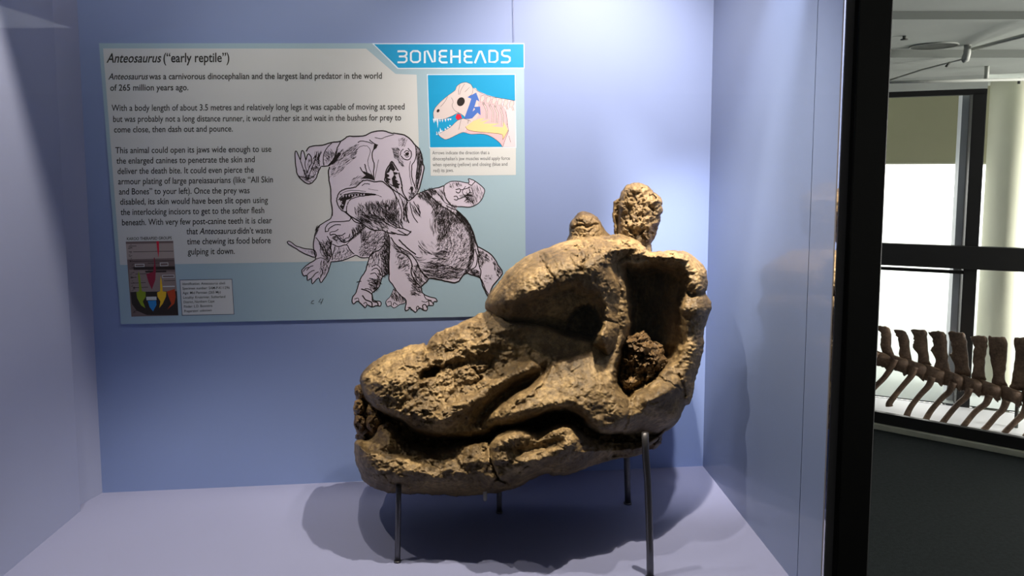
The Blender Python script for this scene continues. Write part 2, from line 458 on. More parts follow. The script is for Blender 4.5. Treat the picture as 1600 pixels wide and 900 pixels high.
class Print:
    """flat print gathered as one mesh lying on the board"""
    def __init__(s): s.V = []; s.F = []; s.k = 1
    def poly(s, pts, k=None):
        k = s.k if k is None else k
        b = len(s.V); s.V += [pp(x, y, k) for x, y in pts]
        s.F += [tuple(b + i for i in t) for t in tessellate_polygon([[Vector((x, y, 0)) for x, y in pts]])]
    def stroke(s, pts, w, k=None, taper=False):
        k = s.k if k is None else k
        n = len(pts)
        if n < 2: return
        b = len(s.V)
        for i in range(n):
            x0, y0 = pts[max(i - 1, 0)]; x1, y1 = pts[min(i + 1, n - 1)]
            dx, dy = x1 - x0, y1 - y0; L = math.hypot(dx, dy) or 1
            ww = w / 2
            if taper: ww *= 0.35 + 0.65 * math.sin(math.pi * (i + 0.3) / (n - 0.4))
            nx, ny = -dy / L * ww, dx / L * ww
            x, y = pts[i]
            s.V += [pp(x + nx, y + ny, k), pp(x - nx, y - ny, k)]
        for i in range(n - 1):
            s.F.append((b + 2 * i, b + 2 * i + 1, b + 2 * i + 3, b + 2 * i + 2))
    def build(s, name, m, label=None):
        o = mesh(name, s.V, s.F, m, panel)
        if label: o['label'] = label
        if name in ('eye_print', 'chart_labels', 'chart_label_fill', 'drawing_highlights', 'teeth_print', 'vertebrae_print', 'ink_drawing') or 'lettering' in name or 'linework' in name: o['kind'] = 'stuff'
        return o

def tr(pts, x0, y0, s): return [(x0 + a * s, y0 + b * s) for a, b in pts]
def smooth(pts, n=5, closed=False):
    out = []; N = len(pts)
    rng = range(N if closed else N - 1)
    for i in rng:
        g = (lambda j: pts[j % N]) if closed else (lambda j: pts[min(max(j, 0), N - 1)])
        p0, p1, p2, p3 = g(i - 1), g(i), g(i + 1), g(i + 2)
        for j in range(n):
            t = j / n
            out.append(tuple(0.5 * (2 * p1[c] + (p2[c] - p0[c]) * t + (2 * p0[c] - 5 * p1[c] + 4 * p2[c] - p3[c]) * t * t + (3 * p1[c] - p0[c] - 3 * p2[c] + p3[c]) * t ** 3) for c in (0, 1)))
    out.append(pts[0] if closed else pts[-1])
    return out
def inside(x, y, poly):
    c = False; j = len(poly) - 1
    for i in range(len(poly)):
        xi, yi = poly[i]; xj, yj = poly[j]
        if (yi > y) != (yj > y) and x < (xj - xi) * (y - yi) / (yj - yi) + xi: c = not c
        j = i
    return c

# white text field
t = Print(); t.poly([(161, 75.6), (572, 76), (618, 115.5), (651, 116.7), (655.5, 260), (658, 407), (564, 408), (440, 410), (187.6, 414)], 1); t.build('text_field', PM['text_bg'])
# header
t = Print(); t.poly([(581, 67.6), (819.2, 67.6), (819.6, 107), (621, 107.6)], 1.5); t.build('header_edge', PM['white'])
t = Print(); t.poly([(584.5, 69), (818, 69), (818.4, 105.6), (622.4, 106)], 2.5); t.build('header_band', PM['cyan'])
H = Print(); H.k = 4
def hl(*pts): H.stroke([(490 + a * .2222, 60 + b * .2222) for a, b in pts], 3.0)
hl((590, 91), (640, 90), (654, 98), (654, 113), (640, 125)); hl((600, 127), (642, 127)); hl((640, 127), (654, 137), (654, 157), (640, 168), (590, 168))
hl((700, 89), (732, 89), (748, 102), (748, 154), (732, 167), (700, 167), (684, 154), (684, 102), (700, 89), (710, 88))
hl((782, 174), (782, 92), (800, 87), (836, 166), (852, 164), (852, 82))
hl((940, 87), (900, 87), (886, 96), (886, 115), (900, 127)); hl((898, 128), (935, 128)); hl((900, 128), (886, 138), (886, 156), (900, 169), (942, 169))
hl((968, 80), (968, 174)); hl((968, 128), (1028, 128)); hl((1028, 80), (1028, 174))
hl((1116, 87), (1076, 87), (1062, 96), (1062, 115), (1076, 127)); hl((1074, 128), (1112, 128)); hl((1076, 128), (1062, 138), (1062, 156), (1076, 169), (1118, 169))
hl((1134, 174), (1168, 90), (1178, 90), (1210, 174))
hl((1236, 87), (1276, 87), (1292, 100), (1292, 152), (1276, 166), (1236, 166), (1236, 84))
hl((1384, 84), (1340, 84), (1326, 94), (1326, 114), (1340, 124), (1366, 126), (1380, 136), (1380, 156), (1366, 168), (1318, 168))
H.build('header_lettering', PM['white'])

# lettering
FONT_CACHE = {}
def glyphs(txt, bold):
    c = bpy.data.curves.new('tmp', 'FONT'); c.body = txt; c.size = 1.0; c.resolution_u = 3; c.offset = 0.014 if bold else 0.009
    ob = bpy.data.objects.new('tmp', c); COL.objects.link(ob)
    dg = bpy.context.evaluated_depsgraph_get(); me = bpy.data.meshes.new_from_object(ob.evaluated_get(dg))
    V = [tuple(q.co) for q in me.vertices]; Fc = [tuple(q.vertices) for q in me.polygons]
    bpy.data.objects.remove(ob); bpy.data.curves.remove(c); bpy.data.meshes.remove(me)
    return V, Fc
def line(P, segs, x0, y0, x1, y1, cap, bold=False, k=3):
    """segs: [(text, italic)]; baseline from (x0,y0) to (x1,y1)"""
    parts = []; adv = 0.0
    for txt, it in segs:
        V, Fc = glyphs(txt.strip(), bold)
        w = max(q[0] for q in V) if V else 0
        if adv: adv += 0.22
        parts.append((V, Fc, adv, it)); adv += w
    L = x1 - x0; sx = L / adv; sy = cap / 0.70
    for V, Fc, a, it in parts:
        b = len(P.V)
        for gx, gy, _ in V:
            X = (gx + a) * sx + (gy * sy * 0.2 if it else 0)
            P.V.append(pp(x0 + X, y0 + (y1 - y0) * X / L - gy * sy, k))
        P.F += [tuple(b + i for i in f) for f in Fc]
t = Print(); line(t, [('Anteosaurus', 1), ('(\u201cearly reptile\u201d)', 0)], 166.7, 97.8, 358.4, 96.8, 14.6, True); t.build('title_lettering', PM['text'])
t = Print()
line(t, [('Anteosaurus', 1), ('was a carnivorous dinocephalian and the largest land predator in the world', 0)], 169.5, 124.2, 596.7, 122.9, 9.8, True)
line(t, [('of 265 million years ago.', 0)], 171.8, 141.8, 294.4, 141, 9.8, True); t.build('lead_lettering', PM['text'])
t = Print()
line(t, [('With a body length of about 3.5 metres and relatively long legs it was capable of moving at speed', 0)], 174.4, 173.3, 632.2, 171, 9.8)
line(t, [('but was probably not a long distance runner, it would rather sit and wait in the bushes for prey to', 0)], 176.2, 190.6, 626.7, 188.2, 9.8)
line(t, [('come close, then dash out and pounce.', 0)], 177.8, 207, 363.8, 205.5, 9.8); t.build('body_lettering', PM['text'])
t = Print()
for tx, a, b, c, d in (('This animal could open its jaws wide enough to use', 180, 239.6, 424, 237.3), ('the enlarged canines to penetrate the skin and', 182, 255.9, 398, 253.4),
                       ('deliver the death bite. It could even pierce the', 183.3, 272, 396.5, 269.6), ('armour plating of large pareiasaurians (like \u201cAll Skin', 184.4, 288.2, 426.5, 285),
                       ('and Bones\u201d to your left). Once the prey was', 185.8, 304, 390, 301.9), ('disabled, its skin would have been slit open using', 187.3, 319.9, 418.7, 317.1),
                       ('the interlocking incisors to get to the softer flesh', 188.6, 336.1, 412.8, 333), ('beneath. With very few post-canine teeth it is clear', 190, 352.2, 424.8, 348.8)):
    line(t, [(tx, 0)], a, b, c, d, 9.8)
line(t, [('that', 0), ('Anteosaurus', 1), ('didn\u2019t waste', 0)], 291.4, 366.1, 424.8, 364.6, 9.8)
line(t, [('time chewing its food before', 0)], 292.4, 382, 422.9, 380, 9.8)
line(t, [('gulping it down.', 0)], 293.5, 397.8, 366.8, 396.7, 9.8); t.build('body_lettering', PM['text'])

# jaw muscle picture, caption
t = Print(); t.poly([(667, 116), (805.4, 115.6), (806.8, 231), (671, 232)], 1.5); t.build('picture_border', PM['white'])
t = Print(); t.poly([(668.4, 117.2), (804.4, 116.8), (805.6, 229.4), (672, 230.2)], 2.5); t.build('picture_ground', PM['cyan'])
t = Print(); t.poly([(672, 231.2), (806, 230.6), (806, 273.4), (673, 274.7)], 2.2); t.build('caption_field', PM['text_bg'])
t = Print()
for tx, a, b, c, d in (('Arrows indicate the direction that a', 675.5, 241.3, 764.8, 240.9), ("dinocephalian's jaw muscles would apply force", 675.9, 250.6, 796.8, 249.8),
                       ('when opening (yellow) and closing (blue and', 676, 259.8, 792.8, 258.9), ('red) its jaws.', 676.6, 269, 708.7, 268.5)):
    line(t, [(tx, 0)], a, b, c, d, 5.4)
t.build('caption_lettering', PM['grey'])
q = lambda pts: tr(pts, 660, 110, .1889)
def pic(name, m, polys, k):
    t = Print()
    for p_ in polys: t.poly(q(p_), k)
    t.build(name, m)
neck = [(430, 150), (470, 175), (540, 205), (620, 225), (700, 240), (765, 250), (771, 632), (660, 632), (640, 600), (590, 560), (540, 535), (480, 525), (400, 528), (340, 512), (350, 400), (400, 300)]
pic('neck_print', PM['palepink'], [neck], 3.2)
pic('muscle_print', PM['pink'], [[(430, 160), (470, 190), (560, 225), (640, 260), (690, 330), (705, 420), (705, 520), (665, 632), (640, 600), (590, 560), (540, 535), (480, 525), (400, 528), (345, 512), (400, 440), (470, 330)]], 3.6)
vert = []
for i in range(6):
    x = 500 + i * 48; y = 225 + i * 9
    vert.append([(x - 14, y - 14), (x + 14, y - 18), (x + 18, y + 8), (x + 6, y + 26), (x + 18, y + 60), (x + 6, y + 62), (x - 4, y + 30), (x - 18, y + 40), (x - 22, y + 20)])
ribs_p = [[(505, 265), (530, 300), (540, 340), (536, 400), (526, 400), (528, 340), (515, 305), (497, 275)], [(560, 280), (590, 340), (588, 430), (576, 428), (578, 340), (550, 290)],
          [(600, 290), (628, 350), (622, 440), (610, 438), (614, 355), (592, 300)], [(650, 310), (672, 380), (668, 460), (656, 458), (660, 385), (640, 320)]]
pic('vertebrae_print', PM['bone'], vert + ribs_p, 4.0)
pic('yellow_arrow_print', PM['yellow'], [[(355, 465), (380, 438), (420, 418), (470, 400), (520, 395), (470, 425), (560, 405), (500, 440), (640, 440), (570, 462), (665, 472), (672, 425), (710, 495), (664, 575), (660, 530), (540, 515), (430, 505), (375, 490)]], 4.4)
pic('skull_print', PM['bone'], [[(95, 400), (90, 350), (105, 310), (150, 260), (215, 205), (270, 165), (285, 130), (320, 105), (360, 98), (400, 115), (418, 150), (440, 145), (470, 190), (475, 250), (440, 300), (470, 360), (440, 410), (380, 410), (345, 380), (300, 352), (250, 375), (180, 402), (130, 405)],
                                [(130, 528), (170, 505), (230, 470), (290, 415), (340, 398), (400, 420), (430, 410), (360, 465), (345, 510), (290, 530), (230, 560), (190, 572), (150, 550)]], 4.8)
teeth = []
for x, l in ((95, 38), (108, 26), (125, 80), (145, 30), (165, 30), (190, 28), (213, 20), (232, 14)): teeth.append([(x - 9, 400), (x + 9, 398), (x + 2, 400 + l)])
for x, y, l in ((120, 535, 32), (138, 530, 28), (150, 515, 42), (165, 512, 20), (190, 495, 20), (210, 480, 18), (228, 465, 16)): teeth.append([(x - 6, y), (x + 12, y - 4), (x - 4, y - l)])
pic('teeth_print', PM['white'], teeth, 5.2)
pic('blue_arrow_print', PM['arrow'], [[(345, 398), (388, 285), (404, 234), (372, 222), (445, 183), (474, 260), (448, 244), (434, 290), (415, 340), (436, 322), (422, 302), (478, 298), (482, 372), (456, 350), (412, 396), (380, 402)]], 5.6)
pic('red_arrow_print', PM['red'], [[(275, 385), (285, 360), (315, 362), (328, 395), (310, 400), (300, 412), (282, 405)]], 5.6)
def ell(cx, cy, rx, ry, a=0.0, n=20):
    ca, sa = math.cos(a), math.sin(a)
    return [(cx + rx * math.cos(2 * math.pi * i / n) * ca - ry * math.sin(2 * math.pi * i / n) * sa, cy + rx * math.cos(2 * math.pi * i / n) * sa + ry * math.sin(2 * math.pi * i / n) * ca) for i in range(n)]
pic('eye_print', PM['ink'], [ell(318, 259, 38, 31, -1.1), ell(130, 334, 15, 11, -1.0)], 6.0)
t = Print(); t.k = 6.2
for ln in ([(95, 400), (90, 350), (105, 310), (150, 260), (215, 205), (270, 165), (285, 130), (320, 105), (360, 98), (400, 115), (418, 150), (410, 195), (385, 215)], [(130, 405), (180, 402), (250, 375), (300, 352), (345, 380)],
           [(110, 510), (150, 550), (190, 572), (230, 560), (290, 530), (340, 512), (400, 528), (480, 525), (540, 535), (590, 560), (640, 600), (662, 634)], [(130, 528), (170, 505), (230, 470), (290, 415), (340, 398), (400, 420)],
           [(240, 225), (255, 260), (245, 290), (265, 330), (300, 350)], [(310, 120), (300, 160), (298, 200)], [(350, 110), (320, 160), (308, 200)], [(390, 140), (350, 180)], [(210, 215), (185, 260), (150, 300)],
           [(320, 405), (300, 490)], [(380, 410), (375, 440)], [(430, 150), (480, 185), (560, 215), (640, 228), (765, 250)], [(700, 440), (712, 500), (690, 560), (665, 632)], [(715, 540), (730, 595)],
           [(690, 340), (700, 400), (705, 460)], [(356, 465), (375, 490), (430, 505), (540, 515), (660, 530), (664, 575), (710, 495)]):
    t.stroke(smooth(q(ln), 3), 0.45)
for vv in vert + ribs_p: t.stroke(q(vv + vv[:1]), 0.35)
t.build('picture_linework', PM['wine'] if False else PM['ink'])

# stratigraphic chart, bottom left
q = lambda pts: tr(pts, 160, 350, .17778)
def pic2(name, m, polys, k):
    t = Print()
    for p_ in polys: t.poly(q(p_), k)
    t.build(name, m)
pic2('chart_ground', PM['strata2'], [[(205, 155), (622, 148), (668, 803), (255, 815)]], 2)
pic2('chart_upper_band', PM['strata1'], [[(207, 175), (623, 168), (632, 300), (216, 312)]], 2.6)
pic2('chart_mid_band', PM['strata4'], [[(235, 400), (400, 400), (400, 420), (640, 420), (655, 590), (246, 598)]], 2.6)
pic2('chart_dark_band', PM['strata3'], [[(247, 598), (655, 590), (668, 803), (390, 800), (300, 760), (258, 700)], [(270, 378), (636, 372), (638, 402), (275, 404)], [(375, 412), (560, 408), (562, 424), (380, 428)]], 3.0)
t = Print()
for x0, y0, x1, y1 in ((232, 195, 300, 193), (270, 245, 625, 238), (232, 245, 260, 243), (240, 330, 630, 322), (290, 440, 430, 436), (250, 520, 380, 515), (540, 500, 640, 496), (270, 560, 400, 556), (400, 345, 500, 343), (250, 470, 300, 468)):
    t.stroke(q([(x0, y0), (x1, y1)]), 0.8, 3.2)
random.seed(4)
for i in range(60):
    y = random.uniform(180, 780); x = 220 + (y - 160) * 0.07 + random.uniform(0, 28); t.stroke(q([(x, y), (x + random.uniform(8, 22), y - 1)]), 0.6, 3.2)
t.build('chart_linework', PM['strata3'])
pic2('chart_labels', PM['text_bg'], [[(285, 352), (368, 350), (370, 376), (287, 378)], [(505, 340), (578, 338), (580, 368), (507, 370)], [(525, 448), (632, 446), (634, 472), (527, 474)], [(385, 640), (475, 638), (476, 668), (388, 670)], [(530, 545), (636, 543), (637, 552), (531, 554)]], 3.4)
pic2('chart_label_fill', PM['strata2'], [[(290, 357), (363, 355), (365, 371), (292, 373)], [(510, 345), (573, 343), (575, 363), (512, 365)], [(530, 453), (627, 451), (629, 467), (532, 469)]], 3.8)
pic2('chart_green_spindle', PM['green'], [[(318, 410), (330, 455), (338, 520), (348, 590), (380, 598), (380, 640), (355, 680), (378, 740), (340, 715), (305, 650), (298, 600), (322, 590), (320, 520), (312, 460)]], 4.0)
pic2('chart_wine_spindle', PM['wine'], [[(452, 295), (460, 295), (470, 400), (465, 490), (435, 575), (405, 510), (385, 440), (445, 420), (455, 350)]], 4.0)
pic2('chart_red_spindle', PM['red'], [[(474, 152), (497, 152), (498, 240), (492, 298), (484, 240)]], 4.0)
pic2('chart_gold_spindle', PM['gold'], [[(512, 455), (522, 500), (530, 592), (562, 596), (558, 640), (530, 700), (500, 738), (510, 680), (485, 640), (480, 602), (508, 590), (508, 500)]], 4.0)
pic2('chart_rust_spindle', PM['rust'], [[(565, 594), (636, 570), (645, 640), (632, 700), (570, 752), (606, 700), (585, 650)]], 4.0)
pic2('chart_blue_spindle', PM['sky'], [[(398, 676), (472, 672), (476, 710), (445, 768), (415, 730)]], 4.0)
t = Print(); line(t, [('KAROO THERAPSID GROUPS', 0)], 198, 375.4, 268.3, 374.0, 4.6, True); t.build('chart_lettering', PM['text'])
# specimen label
t = Print(); t.poly(q([(678, 490), (1140, 482), (1160, 795), (698, 805)]), 2); t.build('label_edge', PM['frame_ink'])
t = Print(); t.poly(q([(683, 495), (1136, 487), (1155, 791), (703, 800)]), 3); t.build('label_field', PM['text_bg'])
t = Print()
for i, (tx, x1) in enumerate((('Identification: Anteosaurus abeli', 1078), ('Specimen number: SAM-P-K11296', 1118), ('Age: Mid Permian (265 My)', 1040), ('Locality: Kruisrivier, Sutherland', 1080), ('District, Northern Cape', 985), ('Finder: L.D. Boonstra', 966), ('Preparator: unknown', 960))):
    a = q([(700 + i * 3.0, 537 + i * 40), (x1, 530 + i * 39.5)]); line(t, [(tx, 0)], a[0][0], a[0][1], a[1][0], a[1][1], 3.9, k=4)
t.build('label_lettering', PM['text'])

# pen drawing of two fighting animals
A = lambda pts: tr(pts, 440, 190, .1778)
B = lambda pts: tr(pts, 580, 190, .1778)
Cc = lambda pts: tr(pts, 440, 330, .1778)
D = lambda pts: tr(pts, 600, 330, .1778)
hand1 = A([(345, 395), (320, 450), (300, 500), (250, 548), (200, 530), (150, 480), (127, 420), (120, 330), (118, 268), (130, 262), (148, 300), (165, 335), (172, 270), (180, 255), (195, 265), (212, 340), (225, 295), (240, 285), (258, 310), (266, 365)])
back = A([(215, 262), (235, 230), (275, 214), (360, 208), (430, 185), (520, 172), (560, 145), (600, 127), (700, 130), (740, 120), (790, 95), (870, 80), (920, 88), (975, 105)]) + B([(200, 103), (270, 112), (330, 140), (375, 195), (420, 240), (445, 300), (455, 370), (465, 410), (445, 500), (425, 580), (408, 625)])
snout = B([(408, 625), (370, 668), (330, 695), (300, 660), (275, 610), (262, 560)])
side = A([(420, 395), (412, 450), (418, 520), (432, 600), (435, 700), (445, 780), (445, 830)])
upper = hand1[:-1] + [hand1[-1]] + back + [(620, 330), (560, 345), (520, 350)] + list(reversed(side)) + A([(345, 395)])
leg1 = Cc([(445, 10), (430, 65), (385, 92), (330, 130), (300, 180), (285, 250), (280, 320), (298, 400), (290, 430), (235, 465), (178, 518), (195, 570), (222, 560), (228, 608), (262, 590), (270, 640), (325, 585), (345, 628), (375, 590), (410, 530), (435, 445)])
belly1 = Cc([(435, 445), (530, 435), (600, 410), (650, 388), (700, 410), (770, 408)])
leg2 = Cc([(770, 408), (750, 480), (735, 530), (690, 600), (665, 680), (650, 720), (618, 770), (630, 815), (668, 790), (700, 815), (738, 848), (750, 820), (795, 842), (830, 830), (870, 832), (870, 795), (810, 785), (798, 740), (800, 715), (858, 662), (885, 580), (940, 545)])
leg3 = D([(45, 560), (45, 605), (80, 650), (110, 700), (150, 745), (195, 785), (185, 865), (210, 870), (230, 850), (275, 888), (310, 850), (345, 868), (378, 870), (385, 830), (430, 828), (438, 795), (468, 793), (450, 765), (400, 755), (345, 725), (330, 690), (328, 655)])
belly2 = D([(328, 660), (375, 620), (400, 590), (480, 600), (560, 618), (620, 628), (660, 612), (690, 570), (730, 540)])
leg4 = D([(730, 540), (770, 560), (845, 585), (865, 650), (890, 700), (920, 742), (960, 650), (1040, 550), (1000, 470), (950, 390), (890, 345), (822, 312)])
back2 = D([(822, 312), (800, 250), (780, 180), (740, 100), (690, 50), (640, 5)]) + B([(850, 880), (800, 825), (745, 775)])
arm2 = B([(745, 775), (700, 760), (660, 735)])
fist = B([(740, 745), (790, 748), (870, 748), (940, 720), (985, 655), (997, 600), (965, 562), (915, 525), (880, 508), (855, 505), (860, 540), (800, 530), (710, 525), (660, 545), (640, 565)])
armtop = B([(640, 565), (590, 580), (500, 600), (440, 622), (405, 640)])
lower = leg1 + belly1[1:] + leg2[1:] + leg3 + belly2[1:] + leg4[1:] + back2[1:] + B([(760, 748)]) + fist[1:] + armtop[1:] + B([(300, 690), (250, 600)]) + A([(900, 540), (700, 540), (520, 620), (470, 700), (440, 830)])
tail = Cc([(50, 268), (75, 265), (130, 308), (210, 328), (290, 345), (300, 405), (200, 372), (130, 330), (60, 288)])
foot5 = D([(85, 680), (60, 740), (18, 792), (30, 835), (60, 830), (90, 850), (140, 820), (190, 800), (150, 745), (110, 700)])
t = Print()
t.poly(upper, 4); t.poly(lower, 4.6); t.poly(tail, 4.9); t.poly(foot5, 5.2); t.poly(hand1, 5.5)
t.build('drawing_ground', PM['skin'])
I = Print(); I.k = 7
random.seed(11)
def wob(pts, w=1.5, n=4, closed=False):
    pts = smooth(pts, n, closed)
    pts = [(x + random.gauss(0, .18), y + random.gauss(0, .18)) for x, y in pts]
    I.stroke(pts, w * 1.12 * random.uniform(.85, 1.15), 7 + random.random() * 0.4)
for ln, w in ((hand1, 1.3), (back, 1.6), (snout, 1.5), (side, 1.5), (leg1, 1.5), (belly1, 1.4), (leg2, 1.5), (leg3, 1.5), (belly2, 1.7), (leg4, 1.6), (back2, 1.9), (arm2, 1.3), (fist, 1.2), (armtop, 1.6), (tail + tail[:1], 1.2), (foot5, 0.9)):
    wob(ln, w, 3)
inner = [
 (A, [(520, 175), (490, 230), (480, 280), (450, 340), (420, 385), (345, 393)], 1.4), (A, [(440, 190), (385, 250), (365, 320), (372, 385)], 1.2), (A, [(350, 265), (325, 330), (335, 390)], 1.1), (A, [(300, 330), (270, 400), (250, 450), (235, 510)], 1.1),
 (A, [(165, 330), (170, 355), (195, 430), (215, 480)], 1.0), (A, [(212, 340), (205, 370), (215, 420)], 1.0), (A, [(266, 365), (240, 410), (228, 450)], 1.0), (A, [(290, 345), (300, 300), (275, 330)], 1.0), (A, [(150, 480), (200, 490), (250, 500), (300, 460)], 1.0),
 (A, [(770, 160), (815, 195), (835, 220), (800, 260), (798, 320), (815, 380), (808, 440), (815, 520)], 1.3), (A, [(850, 335), (835, 420), (820, 500)], 0.6), (A, [(670, 185), (700, 170), (760, 180), (800, 195)], 0.9), (A, [(650, 260), (690, 220), (750, 215), (780, 260), (760, 330), (765, 400), (795, 470)], 0.6),
 (A, [(690, 400), (720, 450), (760, 480), (800, 500)], 1.2), (A, [(730, 370), (740, 410), (750, 450)], 1.1), (A, [(820, 140), (870, 150), (930, 130), (990, 115)], 0.7),
 (A, [(485, 700), (490, 660), (510, 620), (560, 592), (640, 578), (670, 560), (700, 530), (740, 515), (790, 522), (820, 530), (880, 525), (930, 560), (975, 600), (1000, 650), (1010, 700)], 1.6),
 (A, [(485, 700), (500, 745), (530, 780), (570, 805), (610, 845), (640, 875), (700, 900)], 1.6), (A, [(500, 690), (530, 655), (580, 635), (640, 625), (720, 630), (830, 640)], 1.3), (A, [(830, 642), (740, 650), (650, 665), (600, 690), (575, 740), (570, 800)], 1.2),
 (A, [(510, 640), (580, 610), (660, 605), (740, 615)], 0.7), (A, [(705, 565), (730, 545), (775, 550)], 1.0), (A, [(760, 590), (800, 600), (850, 605)], 0.5), (A, [(820, 640), (880, 660)], 0.6),
 (B, [(120, 520), (130, 440), (160, 380), (182, 350), (210, 390), (240, 440), (258, 500), (270, 560), (272, 610)], 1.6), (B, [(120, 520), (160, 565), (210, 610), (260, 640), (320, 700)], 1.4),
 (B, [(255, 300), (262, 262), (285, 240)], 1.1), (B, [(262, 300), (290, 330), (330, 335), (352, 305), (350, 265), (320, 235)], 1.1), (B, [(290, 275), (310, 255), (335, 268)], 1.0), (B, [(290, 290), (310, 312), (335, 300)], 0.9),
 (B, [(388, 205), (395, 280), (385, 340), (360, 380), (355, 460), (370, 530), (395, 600)], 1.0), (B, [(410, 260), (415, 330), (405, 400), (395, 480), (400, 570)], 0.9), (B, [(435, 290), (440, 360), (425, 440), (412, 520), (408, 600)], 0.9),
 (B, [(345, 345), (335, 420), (345, 500), (355, 560)], 0.7), (B, [(340, 600), (350, 575), (365, 580), (362, 610), (350, 625)], 1.3),
 (B, [(320, 705), (300, 760), (310, 830), (330, 890)], 1.5), (B, [(340, 705), (350, 770), (375, 840), (410, 890)], 1.2), (B, [(370, 700), (400, 750), (430, 800), (420, 830)], 1.2), (B, [(180, 590), (240, 700), (270, 800), (260, 890)], 1.3), (B, [(200, 560), (255, 660), (290, 740)], 0.9),
 (B, [(500, 640), (560, 690), (620, 740), (690, 780), (740, 820), (800, 885)], 1.5), (B, [(560, 600), (600, 650), (650, 710), (720, 745)], 0.9), (B, [(640, 565), (640, 620), (660, 680), (700, 730), (745, 748)], 1.2),
 (B, [(745, 600), (775, 590), (785, 610), (765, 628), (745, 615)], 1.3), (B, [(725, 660), (750, 655), (762, 680), (745, 690), (728, 680)], 1.3), (B, [(785, 600), (830, 590), (870, 575)], 1.1), (B, [(765, 680), (820, 660), (870, 620)], 1.1), (B, [(855, 545), (880, 560), (910, 530)], 1.0), (B, [(830, 570), (800, 620), (850, 680), (900, 720)], 0.9),
 (Cc, [(385, 185), (385, 150), (410, 110), (450, 95), (540, 90)], 1.2), (Cc, [(385, 180), (410, 175), (420, 150), (470, 120), (520, 120)], 1.2), (Cc, [(425, 210), (430, 185), (470, 175), (500, 160)], 1.1), (Cc, [(470, 240), (480, 215), (530, 210), (560, 190)], 1.1), (Cc, [(540, 275), (560, 240), (590, 230), (600, 200)], 1.1), (Cc, [(425, 210), (470, 205), (500, 235), (540, 275), (590, 260), (640, 215), (700, 170), (740, 130)], 1.5),
 (Cc, [(540, 90), (590, 85), (612, 60)], 1.2), (Cc, [(560, 0), (600, 40), (680, 90), (740, 130), (800, 165), (880, 165)], 1.7), (Cc, [(880, 165), (940, 190), (1000, 200)], 1.7), (Cc, [(800, 10), (860, 60), (930, 110), (1010, 150)], 1.2), (Cc, [(440, 260), (430, 320), (440, 380), (410, 450)], 1.3), (Cc, [(470, 310), (450, 380), (445, 430)], 1.3),
 (Cc, [(445, 290), (500, 310), (570, 295), (600, 340), (640, 380)], 1.3), (Cc, [(570, 295), (600, 260), (650, 220), (700, 180)], 0.8), (Cc, [(770, 408), (800, 370), (860, 340), (905, 285), (880, 270)], 1.3), (Cc, [(905, 290), (940, 320), (945, 400), (938, 480), (940, 545)], 1.7), (Cc, [(940, 200), (935, 260), (950, 330)], 1.8),
 (Cc, [(300, 230), (330, 270), (360, 330), (390, 400)], 1.0), (Cc, [(400, 220), (430, 290), (400, 360), (410, 430)], 1.4), (Cc, [(300, 420), (350, 410), (390, 430)], 0.8), (Cc, [(220, 520), (250, 490), (280, 480)], 1.1), (Cc, [(225, 560), (265, 525), (290, 520)], 1.3), (Cc, [(262, 590), (300, 545), (325, 535)], 1.3), (Cc, [(340, 590), (360, 540), (350, 500)], 1.2), (Cc, [(190, 530), (215, 500), (245, 495)], 1.1),
 (Cc, [(640, 770), (670, 765), (680, 790)], 1.0), (Cc, [(710, 740), (740, 780), (790, 800), (795, 840)], 1.5), (Cc, [(720, 815), (740, 800), (750, 820)], 1.0), (Cc, [(700, 685), (750, 700), (795, 735), (800, 790), (840, 800), (850, 830)], 1.6), (Cc, [(660, 625), (700, 615)], 1.0),
 (Cc, [(790, 490), (830, 470), (870, 500), (880, 540)], 1.1), (Cc, [(790, 520), (830, 500), (860, 530), (870, 570)], 1.1), (Cc, [(780, 550), (820, 545), (850, 580), (860, 620)], 1.1), (Cc, [(770, 590), (810, 600), (830, 640)], 1.0), (Cc, [(760, 640), (800, 650), (820, 680)], 1.0), (Cc, [(730, 680), (780, 690), (800, 715)], 0.9),
 (D, [(45, 210), (50, 300), (42, 400), (45, 560)], 1.5), (D, [(60, 230), (100, 290), (160, 330), (230, 370), (290, 450), (320, 520), (380, 590)], 1.7), (D, [(130, 250), (180, 300), (230, 345), (280, 380)], 1.6), (D, [(110, 350), (170, 370), (220, 410), (245, 470), (240, 540), (270, 610), (320, 660)], 1.6),
 (D, [(240, 470), (260, 540), (300, 620), (330, 650)], 1.0), (D, [(290, 470), (340, 540), (390, 590)], 1.3), (D, [(0, 40), (50, 100), (120, 140), (190, 160), (240, 190)], 1.5), (D, [(60, 180), (120, 200), (200, 210), (240, 175)], 1.4), (D, [(120, 165), (170, 190), (210, 215)], 1.2),
 (D, [(345, 870), (340, 830), (360, 820), (380, 850)], 1.3), (D, [(290, 880), (285, 850), (300, 835), (312, 860)], 1.2), (D, [(395, 825), (395, 790), (420, 795), (435, 820)], 1.3), (D, [(210, 850), (230, 845), (240, 870)], 1.2), (D, [(330, 790), (370, 800), (390, 780)], 1.0), (D, [(350, 730), (370, 770), (420, 785)], 1.0), (D, [(30, 800), (60, 795), (65, 830)], 0.9), (D, [(80, 830), (90, 805), (120, 825)], 0.9),
 (D, [(740, 530), (780, 450), (785, 380), (780, 300), (770, 230)], 0.9), (D, [(800, 330), (820, 400), (810, 480), (770, 510)], 1.3), (D, [(822, 312), (835, 380), (830, 450), (850, 520), (845, 585)], 1.3), (D, [(860, 600), (890, 680), (925, 735)], 1.1), (D, [(300, 260), (340, 320), (400, 370)], 0.6), (D, [(300, 300), (350, 350), (420, 380)], 0.6),
]
for fn, pts, w in inner: wob(fn(pts), w, 4)
